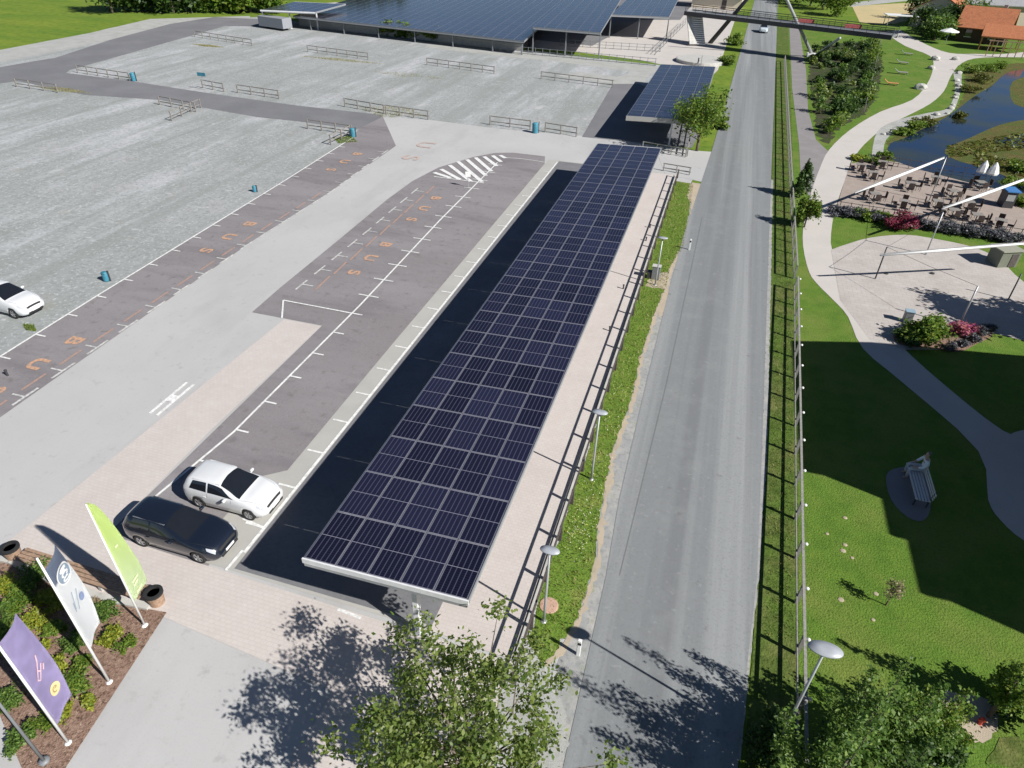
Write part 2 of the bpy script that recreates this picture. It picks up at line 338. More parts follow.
def tree(name, label, base, h, rx, ry, n, size, mat, trunk=.3, nc=60, spread=.12, group=None, tr=.12, shell=.45, cat='tree', shape=None):
    e = empty(name, base, 0, label, cat, group)
    cz = h*(trunk+(1-trunk)*.5); rz = h*(1-trunk)*.5
    p, c = clump_pts(n, nc, rx, ry, rz, cz, spread, shell)
    if shape: # taper towards the top
        k = np.clip(1.25-(p[:, 2]-h*trunk)/(h*(1-trunk))*shape, .12, 1.3); p[:, 0] *= k; p[:, 1] *= k
        k = np.clip(1.25-(c[:, 2]-h*trunk)/(h*(1-trunk))*shape, .12, 1.3); c[:, 0] *= k; c[:, 1] *= k
    p = p[p[:, 2] > .1]
    o = link('crown', leaves_mesh('crown', p, size), e); o.data.materials.append(mat)
    mb = MB(); lean = Vector((random.uniform(-.05, .05), random.uniform(-.05, .05), 0))
    tp = [Vector((0, 0, -.1))+lean*t*h+Vector((math.sin(t*5)*.04*h*.3, math.cos(t*4)*.04*h*.3-.012*h, 0))*t+Vector((0, 0, h*.92*t)) for t in [0, .15, .3, .5, .7, .9]]
    mb.tube(tp, [tr*1.25, tr, tr*.85, tr*.55, tr*.3, tr*.1], 8)
    for q in c[:min(nc, 46)]:
        q = Vector(q); t0 = max(trunk*.8, min(.75, (q.z/h)*.62)); i = t0*h*.92
        a = Vector((tp[3].x*t0*2, tp[3].y*t0*2, i)); mid = (a+q)/2+Vector((0, 0, -.04*h))+Vector(rng.normal(size=3))*.04*rx
        mb.tube([a, mid, q], [tr*.34, tr*.2, tr*.06], 5)
    mb.build('trunk', M['bark'], e, True)
    return e
def shoot_tree(label, base, h, rad, n, size, mat, shoots=10, spread=.15, group=None, leader=True):
    """young tree made of upright leafy shoots with gaps between them"""
    e = empty('broadleaf_tree', base, 0, label, 'tree', group); P = []; mb = MB()
    mb.tube([(0, 0, -.1), (.02, .02, h*.3), (0, .04, h*.62)], [.08, .06, .03], 8)
    for k in range(shoots):
        a = k*2.4+random.uniform(-.4, .4); rr = rad*math.sqrt((k+.6)/shoots); top = h*(1.0 if (k == 0 and leader) else random.uniform(.5, .86)*(1-.25*rr/rad))
        if k == 0 and leader: rr = .08
        p0 = Vector((0, 0, h*random.uniform(.12, .32))); p2 = Vector((math.cos(a)*rr, math.sin(a)*rr, top)); p1 = Vector((p2.x*.75, p2.y*.75, p0.z+(top-p0.z)*.45))
        mb.tube([p0, p1, p2], [.035, .022, .008], 5)
        m_ = int(n/shoots); t = rng.uniform(.12, 1.03, m_)[:, None]; q = (1-t)**2*np.array(p0)+2*t*(1-t)*np.array(p1)+t*t*np.array(p2)
        P.append(q+rng.normal(size=(m_, 3))*spread*(1.25-.75*t)*np.array([1, 1, .8]))
    p = np.concatenate(P); p = p[p[:, 2] > .08]
    o = link('crown', leaves_mesh('crown', p, size), e); o.data.materials.append(mat); mb.build('trunk', M['bark'], e, True); return e
def blades(name, polys, n, hgt, mat, label, z=.0, excl=None):
    """countless grass blades over ground polygons given as world xy lists"""
    P = []
    areas = []
    for pl in polys:
        A = 0
        for (x0, y0), (x1, y1) in zip(pl, pl[1:]+pl[:1]): A += x0*y1-x1*y0
        areas.append(abs(A)/2)
    tot = sum(areas)
    for pl, A in zip(polys, areas):
        q = np.array(pl); lo = q.min(0); hi = q.max(0); k = int(n*A/tot); got = 0
        while got < k:
            c = rng.uniform(lo, hi, (k, 2)); ins = np.zeros(k, bool); j = len(q)-1
            for i in range(len(q)):
                xi, yi = q[i]; xj, yj = q[j]
                cond = ((yi > c[:, 1]) != (yj > c[:, 1])) & (c[:, 0] < (xj-xi)*(c[:, 1]-yi)/(yj-yi+1e-12)+xi); ins ^= cond; j = i
            c = c[ins]; P.append(c[:k-got]); got += len(c)
    p = np.concatenate(P); n = len(p)
    hh = hgt*rng.uniform(.4, 1.3, n); a = rng.uniform(0, 6.28, n); wd = .35*hh
    v = np.zeros((n, 3, 3)); v[:, :, :2] = p[:, None, :]; v[:, :, 2] = z
    v[:, 0, 0] += np.cos(a)*wd*.5; v[:, 0, 1] += np.sin(a)*wd*.5; v[:, 1, 0] -= np.cos(a)*wd*.5; v[:, 1, 1] -= np.sin(a)*wd*.5
    v[:, 2, 0] += rng.normal(size=n)*hh*.45; v[:, 2, 1] += rng.normal(size=n)*hh*.45; v[:, 2, 2] += hh
    me = bpy.data.meshes.new(name); me.vertices.add(n*3); me.vertices.foreach_set('co', v.reshape(-1))
    me.loops.add(n*3); me.loops.foreach_set('vertex_index', np.arange(n*3, dtype=np.int32))
    me.polygons.add(n); me.polygons.foreach_set('loop_start', np.arange(0, n*3, 3, dtype=np.int32)); me.polygons.foreach_set('loop_total', np.full(n, 3, dtype=np.int32)); me.update()
    o = link(name, me); me.materials.append(mat); tag(o, label, 'grass', None, 'stuff'); return o

# ------------------------------------------------------------------ ground sheets
LV = .006
NSH = [0]
def sheet(name, pts, level, mat, px=True, kind='structure', rough=0.0):
    NSH[0] += 1; z = level*LV+NSH[0]*.00009; mb = MB()
    if rough:  # ragged natural edge
        w_ = [Vector((G(*p).x, G(*p).y)) if px else Vector((p[0], p[1])) for p in pts]; out = []
        for a, b in zip(w_, w_[1:]+w_[:1]):
            n = int(min(90, max(1, (b-a).length/max(.22, rough*1.6))))
            for k in range(n):
                q = a.lerp(b, k/n); out.append((q.x+random.gauss(0, rough*.5), q.y+random.gauss(0, rough*.5)))
        pts = out; px = False
    vs = [Vector((G(*p).x, G(*p).y, z)) if px else Vector((p[0], p[1], z)) for p in pts]
    bv = [mb.bm.verts.new(v) for v in vs]
    for t in tessellate_polygon([vs]):
        a, b, c = (vs[k] for k in t); ar = (b.x-a.x)*(c.y-a.y)-(b.y-a.y)*(c.x-a.x)
        if abs(ar) < 1e-7: continue
        t = t if ar > 0 else t[::-1]
        try: mb.bm.faces.new([bv[k] for k in t])
        except ValueError: pass
    o = mb.build(name, mat, recalc=False)
    if kind: o['kind'] = kind
    return o
def smooth(pts, n=4, closed=False):
    out = []; k = len(pts)
    for i in range(k if closed else k-1):
        p0 = pts[(i-1) % k] if (closed or i > 0) else pts[i]; p1 = pts[i]; p2 = pts[(i+1) % k]; p3 = pts[(i+2) % k] if (closed or i+2 < k) else p2
        for j in range(n):
            t = j/n; out.append(tuple(.5*((2*p1[a])+(-p0[a]+p2[a])*t+(2*p0[a]-5*p1[a]+4*p2[a]-p3[a])*t*t+(-p0[a]+3*p1[a]-3*p2[a]+p3[a])*t**3) for a in (0, 1)))
    if not closed: out.append(tuple(pts[-1]))
    return out

mb = MB(); mb.poly([(-1500, -300, 0), (1500, -300, 0), (1500, 2500, 0), (-1500, 2500, 0)]); g = mb.build('ground', M['meadow']); g['kind'] = 'structure'
# lawn (right of the road fence)
sheet('lawn', [(796, 1100), (798, 640), (797, 400), (793, 230), (788, 100), (783, 28), (1100, 20), (1400, 300), (1400, 1100)], 1, M['lawn'])
# gravel parking field
sheet('gravel_field', [(-300, 700), (-300, 70), (0, 52), (52, 43), (110, 28), (148, 21), (190, 19), (260, 17), (300, 22), (420, 38), (520, 50), (668, 66), (700, 74), (655, 95), (640, 160), (590, 160), (350, 160), (0, 400), (-200, 560)], 1, M['gravel'])
sheet('pale_track', [(-300, 95), (0, 62), (70, 49), (130, 36), (190, 24), (250, 20), (250, 16), (150, 19), (90, 33), (0, 50), (-300, 85)], 2, M['palegravel'])
sheet('pale_track', smooth([(0, 32), (0, 0)], 1) and [(430, 42), (520, 53), (600, 60), (668, 68), (650, 74), (560, 62), (480, 54), (425, 47)], 2, M['palegravel'])
sheet('pale_track', [(556, 76), (614, 84), (612, 88), (640, 86), (652, 72), (640, 70), (618, 77), (580, 72)], 3, M['palegravel'])
sheet('drive_road', [(-60, 78), (30, 62), (55, 58), (110, 40), (170, 24), (215, 17), (275, 20), (275, 27), (225, 26), (190, 36), (120, 56), (70, 70), (66, 73), (130, 81), (200, 92), (256, 100), (300, 106), (383, 115), (378, 122), (357, 129.5), (303, 122), (256, 117), (160, 100), (85, 95), (17, 81), (-60, 92)], 3, M['darkdrive'])
# light asphalt lane and forecourt
sheet('asphalt_lane', [(-250, 560), (0, 405), (392, 144), (381, 117), (400, 118), (430, 120), (500, 129), (592, 137), (706, 152), (690, 185), (600, 400), (553, 1100), (-600, 1100), (-600, 560)], 2, M['lightasphalt'])
sheet('parking_strip', [(-200, 478), (0, 357), (352, 138), (360, 128), (383, 117), (396, 146), (331, 191.5), (256, 239), (48, 384), (0, 418), (-200, 560)], 4, M['pinkasphalt'])
ISL = [(-26.2, 31), (-26.4, 34.5), (-26.6, 43), (-26.9, 52), (-26.8, 57.3), (-26, 62), (-24, 66.3), (-22.3, 68.6), (-20.5, 69.4), (-17, 69.4), (-16.4, 67), (-16.2, 30), (-16.0, 13.2), (-20.9, 13.3), (-21.2, 31)]
sheet('parking_island', ISL, 4, M['pinkasphalt'], px=False)
sheet('canopy_parking', [(-16.0, 13.3), (-16.2, 30), (-16.4, 67), (-16.3, 68.5), (-5.0, 68.5), (-5.0, 13.2)], 5, M['bandconc'], px=False)
sheet('canopy_parking', [(-14.95, 13.4), (-15.2, 68.3), (-6.5, 68.3), (-6.5, 13.4)], 6, M['shadedasphalt'], px=False)  # darker asphalt sheet, its tone deepens the canopy's cast shadow
sheet('bay_apron', [(-17.0, 13.3), (-17.0, 18.2), (-16.0, 19.0), (-15.9, 13.3)], 6, M['bandconc'], px=False)
# pink block paving
sheet('paving', [(-23.8, 30.9), (-21.2, 30.9), (-21.2, 20), (-20.9, 13.3), (-3.35, 12.9), (-3.4, 4), (-8.8, 4), (-8.8, 10.1), (-16.2, 10.75), (-17.2, 9.6), (-24.5, 10.2), (-24.3, 13)], 6, M['paving'], px=False)
sheet('paving_strip', [(-6.6, 13.2), (-6.6, 68.2), (-3.2, 68.2), (-3.45, 40), (-3.45, 13)], 6, M['paving'], px=False)
sheet('gravel_patch', [(-3.4, 13.5), (-3.4, 4), (-1.5, 6), (-.95, 10.3), (-1.05, 11.5), (-2.2, 13)], 6, M['palegravel'], px=False, rough=0.12)
# kerb edging along the paving strip
mb = MB(); mb.box((-3.3, 40.6, .05), (.14, 55.2, .1)); k = mb.build('kerb', M['concrete']); k['kind'] = 'structure'
# verge left of the road
vergeL = [(-3.2, 14), (-3.2, 66.5), (-1.4, 66.3), (-1.1, 60), (-.9, 51), (-1.5, 47), (-1.5, 42.5), (-1.75, 40), (-1.9, 34), (-1.75, 30), (-2.0, 25), (-1.8, 21), (-1.5, 18), (-1.55, 15.5), (-1.9, 14), (-2.3, 13)]
sheet('verge', vergeL, 3, M['verge'], px=False, rough=0.13)
sheet('shoulder', [(-1.2, 8), (-1.9, 14), (-1.55, 15.5), (-1.5, 18), (-1.8, 21), (-2.0, 25), (-1.75, 30), (-1.9, 34), (-1.75, 40), (-1.5, 42.5), (-1.5, 47), (-1.0, 51), (-1.2, 60), (-1.5, 66.6), (.8, 66.6), (.9, 50), (.3, 30), (.3, 8)], 3, M['shoulder'], px=False, rough=0.06)
sheet('dirt_patch', [(-2.9, 43), (-2.7, 44.8), (-1.3, 46.5), (-.6, 51), (-.4, 58), (-.3, 66.5), (-1.6, 66.5), (-1.7, 63), (-1.0, 60), (-.95, 52), (-1.5, 47), (-1.6, 41.5), (-1.75, 40), (-1.3, 39), (-1.1, 43), (-2.0, 43.2)], 4, M['dirt'], px=False, rough=0.15)
el = [(-2.3, 13.2), (-1.85, 14), (-1.5, 15.5), (-1.45, 18), (-1.75, 21), (-1.95, 25), (-1.7, 30), (-1.85, 34), (-1.7, 40), (-1.45, 42.5), (-1.45, 47)]
sheet('dirt_edge', [(x-.05, y) for x, y in el]+[(x+.16, y) for x, y in el[::-1]], 4, M['dirt'], px=False, rough=.12)
# the road
roadpts = [(545, 900), (563, 768), (606, 576), (619, 500), (646, 384), (669, 290), (684, 234), (712, 150), (728, 95), (748, 25), (757, -10), (778, -10), (777, 25), (775, 80), (771, 180), (767, 300), (762, 450), (757, 576), (746, 676), (738, 760), (730, 900)]
sheet('road', roadpts, 5, M['road'])
sheet('road_joint', [(619, 576), (666, 384), (702, 217), (702.6, 217), (666.9, 384), (620, 576)], 6, solid('joint', (.17, .175, .175)))
sheet('road_edge_gravel', [(752, 576), (762, 450), (766.5, 300), (771, 180), (773, 180), (770.5, 300), (767, 450), (759, 576), (744, 720), (740, 760), (737, 760)], 4, M['shoulder'], rough=0.035)
# verge right of the road, up to the fence
sheet('verge', [(730, 1000), (757, 576), (767, 300), (775, 80), (777, 25), (788, 25), (791, 100), (795, 230), (798.5, 400), (799, 640), (790, 1000)], 3, M['dryverge'], rough=0.05)
sheet('sidewalk', [(789, 20), (792, 88), (799, 145), (801, 185), (812, 200), (832, 155), (816, 140), (808, 110), (806, 70), (799, 28), (799, 20)], 3, M['sidewalk'])
pL = [(884, 32), (905, 46), (930, 56), (933, 68), (927, 84), (912, 100), (880, 112), (850, 130), (829, 150), (820, 168), (812, 190), (804, 222), (803, 246), (809, 272), (818, 285), (833, 300), (848, 317), (863, 349), (904, 384), (978, 451), (988, 500), (1000, 520), (1024, 541), (1060, 555)]
pR = [(1100, 425), (1024, 430), (1003, 431), (943, 384), (900, 345), (885, 325), (860, 290), (848, 262), (832, 250), (832, 225), (838, 200), (851, 165), (858, 152), (868, 141), (885, 127), (905, 117), (930, 104), (944, 91), (951, 76), (962, 63), (985, 57.5), (1050, 57), (1050, 50), (1005, 54), (975, 54), (949, 53), (925, 44), (900, 30)]
sheet('footpath', smooth(pL, 3)+smooth(pR, 3), 3, M['footpath'])
plz = smooth([(831, 250), (845, 245), (870, 238), (905, 235), (940, 240), (975, 248), (1000, 260), (1015, 275), (1040, 295)], 3)+[(1200, 330), (1200, 400), (1040, 345), (1000, 335), (985, 332), (945, 350), (905, 350), (870, 340), (840, 300)]
sheet('plaza', plz, 4, M['plaza'])
sheet('terrace', smooth([(850, 164), (870, 160), (905, 163), (945, 168), (985, 180), (1010, 196), (1040, 210), (1060, 240), (1024, 246), (985, 238), (930, 228), (835, 212)], 1), 4, M['terracefloor'])
sheet('pale_track', smooth([(953, 72), (955, 90), (948, 108), (928, 113), (898, 120), (877, 132), (871, 160)], 4)+smooth([(883, 158), (886, 140), (903, 128), (930, 120), (952, 112), (960, 92), (962, 72)], 4), 3, M['palegravel'])
pondsh = smooth([(1080, 60), (1024, 69), (1005, 74), (993, 85), (975, 96), (962, 106), (945, 118), (925, 128), (905, 138), (890, 144), (889, 156), (905, 165), (950, 178), (1000, 190), (1024, 193), (1100, 200)], 3)
sheet('pond_bed', [(1100, 58), (1024, 63), (985, 65), (965, 70), (964, 95), (955, 112), (930, 121), (905, 129), (888, 140), (883, 158), (900, 168), (950, 182), (1020, 205), (1100, 225)], 2, M['pondbed'], rough=.3)
sheet('pond_water', pondsh, 4, M['water'])
sheet('lily_patch', smooth([(945, 150), (970, 138), (1000, 125), (1030, 120), (1030, 132), (990, 142), (1030, 150), (1060, 168), (1024, 182), (990, 170), (955, 160)], 3, True), 5, M['pondbed'])
sheet('lily_patch', smooth([(1012, 82), (1040, 78), (1040, 106), (1014, 104)], 3, True), 5, M['pondbed'])
sheet('shrubbery_soil', smooth([(812, 50), (830, 45), (862, 42), (880, 48), (880, 85), (866, 112), (840, 128), (828, 143), (818, 135), (812, 100), (809, 70)], 3, True), 2, M['soil'], rough=.4)
sheet('bench_patch', smooth([(886, 476), (898, 468), (918, 468), (930, 480), (930, 510), (922, 521), (907, 517), (891, 500)], 3, True), 3, M['sidewalk'])
sheet('sand_field', [(852, 6), (925, 2), (908, 20), (893, 24), (860, 23)], 2, M['sand'])
sheet('pale_track', [(848, 3), (925, -5), (925, -1), (850, 7)], 2, M['palegravel'])
sheet('north_yard', [(668, 66), (640, 60), (560, 50), (512, 46), (300, 20), (300, 5), (640, -20), (745, -20), (735, 20), (718, 70), (700, 88)], 2, M['footpath'])
sheet('gap_pavement', [(655, 148), (712, 152), (706, 183), (665, 174)], 3, M['lightasphalt'])
sheet('canopy_parking', [(526, 52), (536, 40), (592, 46), (640, 20), (680, 20), (700, -5), (540, -10)], 3, M['darkdrive'])  # dark floor laid under the open roof bays to deepen their shade
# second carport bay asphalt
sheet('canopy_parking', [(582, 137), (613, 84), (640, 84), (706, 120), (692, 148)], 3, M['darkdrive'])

# ------------------------------------------------------------------ flower bed
bed = [(-26, 10.0), (-24.6, 10.15), (-17.1, 9.55), (-16.2, 10.5), (-15.4, 4.4), (-17.0, 4.2), (-18.3, 5.9), (-26, 8)]
bed = [(G(*p).x, G(*p).y) for p in [(-60, 560), (0, 563), (20, 566), (45, 580), (100, 600), (150, 610), (167, 613), (62, 775), (25, 775), (0, 715), (-60, 640)]]
sheet('mulch_bed', bed, 7, M['mulch'], px=False)
mb = MB(); e0 = [G(*p) for p in [(-10, 557), (12, 562), (45, 578), (100, 598), (150, 608)]]
for a, b in zip(e0, e0[1:]): mb.bar(a+Vector((0, 0, .07)), b+Vector((0, 0, .07)), .28, .14)
k = mb.build('kerb', M['concrete']); k['kind'] = 'structure'

# ------------------------------------------------------------------ painted markings (part of the ground surface)
mk = MB(); mo = MB(); ms = MB()
ZM = 8*LV
def line(m_, a, b, wd, z=ZM):
    a = Vector((a[0], a[1], z)); b = Vector((b[0], b[1], z)); d = (b-a).normalized(); n = Vector((-d.y, d.x, 0))*wd/2
    f = m_.poly([a-n, b-n, b+n, a+n])
def gl(m_, p, q, wd, z=ZM): a = G(*p); b = G(*q); line(m_, a, b, wd, z)
# centre line of the island and its ticks
line(mk, (-20.75, 13.9), (-20.05, 20.5), .12); line(mk, (-20.05, 20.5), (-20.2, 34), .12, ZM+.001); line(mk, (-20.2, 34), (-20.75, 49.4), .12, ZM+.002); line(mk, (-20.75, 49.4), (-21.0, 65.5), .12, ZM+.003)
def xc(y): return np.interp(y, [13.9, 20.5, 34, 49.4, 65.5], [-20.75, -20.05, -20.2, -20.75, -21.0])
y = 18.25; k = 0
while y < 66:
    l = .0 if y < 32.5 else -.75
    line(mk, (xc(y)+l, y), (xc(y)+.72, y), .11, ZM+.004); y += 2.45
line(mk, (-25.2, 33.0), (-20.3, 32.95), .11, ZM+.005); line(mk, (-25.2, 33.0), (-24.0, 30.95), .11, ZM+.006)
y = 35.4
while y < 57:
    x = np.interp(y, [33, 45, 60], [-25.25, -25.3, -25.6])
    line(ms, (x, y-.85), (x, y+.65), .13); line(ms, (x, y), (x+.85, y), .11, ZM+.001)
    line(mo, (x+1.25, y-.4), (x+1.15, y+1.7), .13, ZM); y += 2.45
# far curved boundary line
cv = [(505, 158), (520, 159), (535, 161), (546, 163)]
for a, b in zip(cv, cv[1:]): gl(mk, a, b, .1, ZM+.004)
# hatching
outer = [(434, 173), (441, 169.7), (449.5, 165.5), (458, 162), (467, 160), (475.5, 158), (484, 157), (492.5, 156), (500, 155.7)]
inner = [(450.6, 178.3), (460, 180), (471, 182), (482, 182.3), (486, 176.2), (491.5, 171.8), (496.8, 166.5), (501, 162.3), (505.5, 158.6)]
for o_, i_ in zip(outer, inner): gl(mk, o_, i_, .42, ZM+.007)
gl(mk, (434, 177), (484, 183.5), .14, ZM+.008)
# left parking strip
def lx(y): return np.interp(y, [0, 22, 29.8, 40.4, 52.3, 68], [-35.3, -36.4, -36.85, -37.3, -37.8, -38.7])
ys = [0, 22, 29.8, 40.4, 52.3, 68]
for a, b, z in zip(ys, ys[1:], range(5)): line(mk, (lx(a), a), (lx(b), b), .13, ZM+.0005*z)
def rx(y): return np.interp(y, [0, 18, 25, 40, 52, 66.6], [-31.0, -32.0, -32.2, -32.65, -32.5, -33.3])
y = 14.5; k = 0
while y < 68:
    line(mk, (lx(y), y), (lx(y)+.75, y), .11, ZM+.004)
    if y < 65: line(ms, (rx(y)-.7, y+.0), (rx(y)+.1, y), .11, ZM+.004); line(ms, (rx(y)+.12, y-.75), (rx(y+.8)+.12, y+.85), .15, ZM)
    if y < 50: line(mo, (rx(y)-.55, y+.4), (rx(y)-.6, y+2.0), .14, ZM)
    y += 2.5
# canopy bays: edge line and ticks
line(mk, (-15.05, 14.2), (-15.3, 68), .14, ZM)
y = 15.6
while y < 66:
    line(mk, (-15.95, y), (-15.1, y), .11, ZM+.004); y += 2.45
line(mk, (-10.2, 12.98), (-9.2, 12.9), .12, ZM); gl(mk, (226, 571), (243, 551), .12, ZM+.005); gl(mk, (243, 519), (262, 528), .12, ZM+.005)
# arrow-like double line on the lane
gl(mk, (150, 414), (187, 383), .16); gl(mk, (157, 416), (194, 385), .16); gl(mk, (169, 402), (176, 396), .42, ZM+.002)
o = mk.build('road_markings', M['whiteline']); o['kind'] = 'structure'
o = ms.build('road_markings', M['softline']); o['kind'] = 'structure'
o = mo.build('road_markings', M['fadeorange']); o['kind'] = 'structure'
def text_mesh(ch, size, mat, M4, ext=.0, name='lettering', offset=0.0):
    cu = bpy.data.curves.new('t', 'FONT'); cu.body = ch; cu.size = size; cu.align_x = 'CENTER'; cu.align_y = 'CENTER'; cu.extrude = ext; cu.offset = offset
    to = bpy.data.objects.new('t', cu); COL.objects.link(to); dg = bpy.context.evaluated_depsgraph_get()
    me = bpy.data.meshes.new_from_object(to.evaluated_get(dg)); bpy.data.objects.remove(to); me.transform(M4); me.materials.clear(); me.materials.append(mat); me.name = name
    return me
def ground_letter(ch, x, y, mat, size=1.9, sx=1.0):
    me = text_mesh(ch, size, mat, Matrix.Translation((x, y, ZM+.003)) @ Matrix.Rotation(R(-90), 4, 'Z') @ Matrix.Diagonal((sx, .8, 1, 1)), offset=.05)
    # text up points to +X after turning by -90 degrees
    o = link('road_lettering', me); o['kind'] = 'structure'
for X, Y0, sg in ((-22.85, 38.2, 2.55), (-23.05, 48.6, 2.65)):
    for i, ch in enumerate('SUB'): ground_letter(ch, X, Y0+i*sg, M['orangeline'], 1.5)
for X, Y0, sg in ((-33.9, 19.5, 2.6), (-34.8, 37.8, 2.7), (-35.5, 57.5, 2.7)):
    for i, ch in enumerate('SUB'): ground_letter(ch, X, Y0+i*sg, M['orangeline'], 1.6)
for ch, px, py in (('S', 410, 158), ('U', 425, 145)):
    p = G(px, py); ground_letter(ch, p.x, p.y, M['faintorange'], 3.2)

# ------------------------------------------------------------------ solar canopies
def quadbox(mb_, o, u, v, t):
    """slab with corner o, edges u v, thickness t downwards"""
    a = [o, o+u, o+u+v, o+v]; d = Vector((0, 0, -t)); va = [mb_.bm.verts.new(p) for p in a]; vb = [mb_.bm.verts.new(p+d) for p in a]
    mb_.bm.faces.new(va); mb_.bm.faces.new(vb[::-1])
    for k in range(4): mb_.bm.faces.new((va[k], vb[k], vb[(k+1) % 4], va[(k+1) % 4]))
def add_module(bmx, uvl, o, u, v, fr=.018, gap=.02):
    """frame (slot 0) and cells (slot 1)"""
    un = u.normalized(); vn = v.normalized(); n = un.cross(vn).normalized()
    o = o+un*gap+vn*gap*.6; u = u-un*gap*2; v = v-vn*gap*1.2
    A = [o, o+u, o+u+v, o+v]; B = [o+un*fr+vn*fr, o+u-un*fr+vn*fr, o+u+v-un*fr-vn*fr, o+v+un*fr-vn*fr]
    va = [bmx.verts.new(p) for p in A]; vb = [bmx.verts.new(p) for p in B]; vc = [bmx.verts.new(p-n*.035) for p in A]
    for k in range(4):
        f = bmx.faces.new((va[k], va[(k+1) % 4], vb[(k+1) % 4], vb[k])); f.material_index = 0
        f = bmx.faces.new((vc[k], vc[(k+1) % 4], va[(k+1) % 4], va[k])); f.material_index = 0
    f = bmx.faces.new(vb); f.material_index = 1
    for l, c in zip(f.loops, ((0, 0), (1, 0), (1, 1), (0, 1))): l[uvl].uv = c
    f = bmx.faces.new(vc[::-1]); f.material_index = 0
def canopy(name, label, cat, origin, u, v, ncol, nrow, posts, group, front_t=.22, skip=None, beams=True, fascia=None, postm='whitesteel'):
    e = empty(name, (origin.x, origin.y, 0), 0, label, cat, group)
    L0 = Vector((0, 0, origin.z))
    bmx = bmesh.new(); uvl = bmx.loops.layers.uv.new('UVMap'); add_module(bmx, uvl, Vector((0, 0, 0)), u, v)
    me = bpy.data.meshes.new('solar_module'); bmx.to_mesh(me); bmx.free(); me.materials.append(M['alu']); me.materials.append(M['cells'])
    cells = [(i, j) for j in range(nrow) for i in range(ncol) if not (skip and skip(i, j))]
    cells.sort(key=lambda c: ((origin+u*c[0]+v*c[1])-Vector((0, 0, CAM_H))).length)
    for i, j in cells[:100]:
        o = link('solar_module', me, e); o.location = L0+u*i+v*j
    if len(cells) > 100:
        bmx = bmesh.new(); uvl = bmx.loops.layers.uv.new('UVMap')
        for i, j in cells[100:]: add_module(bmx, uvl, L0+u*i+v*j, u, v)
        me2 = bpy.data.meshes.new('solar_module'); bmx.to_mesh(me2); bmx.free(); me2.materials.append(M['alu']); me2.materials.append(M['cells'])
        o = link('solar_module', me2, e); o['kind'] = 'stuff'
    un = u.normalized(); vn = v.normalized(); dn = Vector((0, 0, -.045))
    m1 = MB()
    for i in range(ncol+1):  # rails along v below each column seam
        a = L0+u*i+dn; quadbox(m1, a-un*.055, un*.11, v*nrow, .09)
    m1.build('roof_rail', M['alu'], e)
    m2 = MB(); U = u*ncol; V = v*nrow
    for j in range(0, nrow+1, 2): quadbox(m2, L0+v*j+Vector((0, 0, -.14))-vn*.06, U, vn*.12, .2)
    quadbox(m2, L0+Vector((0, 0, -.14))-un*.02, un*.12, V, .14); quadbox(m2, L0+U+Vector((0, 0, -.14))-un*.1, un*.12, V, .14)
    m2.build('roof_beam', M['galv'], e)
    fa = MB(); f0 = L0-vn*.07-un*.05+Vector((0, 0, .02)); quadbox(fa, f0, U+un*.1, vn*.06, front_t); fa.build('fascia', fascia or M['whitesteel'], e)
    fa = MB(); quadbox(fa, L0+U+un*.02+Vector((0, 0, .02)), un*.04, V, front_t*.7); fa.build('gutter', M['galv'], e)
    fa = MB(); quadbox(fa, L0+V+vn*.02-un*.05+Vector((0, 0, .02)), U+un*.1, vn*.05, front_t); fa.build('fascia', fascia or M['whitesteel'], e)
    for (x, y) in posts:
        q = L0+u*x+v*y; mp = MB(); zt = q.z-.3
        mp.box((q.x, q.y, zt/2), (.18, .24, zt)); mp.box((q.x, q.y, .02), (.4, .4, .03)); mp.build('post', M[postm], e)
        mp = MB(); a = Vector((q.x, q.y, q.z-.42)); mp.bar(L0+v*y+u*.15+Vector((0, 0, -.38)), L0+v*y+u*(ncol-.15)+Vector((0, 0, -.38)), .14, .18); mp.build('cross_beam', M['galv'], e)
    return e
canopy('solar_carport', 'long carport roofed with dark solar modules between parking lot and road', 'solar carport', Vector((-10.68, 12.42, 3.38)),
       Vector((1.175, 0, .035)), Vector((0, 2.255, 0)), 5, 23, [(3.2, y) for y in (.25, 3, 6, 9, 12, 15, 18, 21, 22.8)], 'solar carports')
a = G(613, 111, 3.0); b = G(692, 125, 3.0)
canopy('solar_carport', 'small solar carport beside the roadside tree with a pale front edge', 'solar carport', Vector((-10.0, 77.6, 2.9)),
       Vector((1.55, 0, .05)), Vector((0, 2.9, 0)), 5, 11, [(3.2, .3), (3.2, 4), (3.2, 7.5), (3.2, 10.7)], 'solar carports', .5, fascia=M['bandconc'])
# large roofs at the back
def vz(p, q, n, dz=0.0): d = (q-p)/n; d.z = dz; return d
A0 = G(293, 15.6, 2.3); ua = vz(A0, G(524, 41, 2.3), 25)
B0 = G(533, 27, 4.2); ub = vz(B0, G(600.5, 32.5, 4.2), 6); vb = vz(G(600.5, 32.5, 4.2), G(612, 14.5, 4.2), 9, .02)
va = vb*1.0; va.z = .02
C0 = G(611, 14.5, 4.2); uc = vz(C0, G(669, 17, 4.2), 6); vc = vz(G(669, 17, 4.2), G(678, 0, 4.2), 11, .02)
canopy('solar_roof', 'largest solar roof behind the gravel field, left of the two open bays', 'solar roof', A0, ua, va, 25, 22, [(x, .1) for x in (2, 6, 10, 14, 18, 22, 24.8)], 'large solar roofs', .15, fascia=M['greysteel'], postm='greysteel')
canopy('solar_roof', 'solar roof over the wider dark open bay right of the largest solar roof', 'solar roof', B0, ub, vb, 6, 18, [(0, .2), (3, .2), (6, .2)], 'large solar roofs', .15, fascia=M['greysteel'], postm='greysteel')
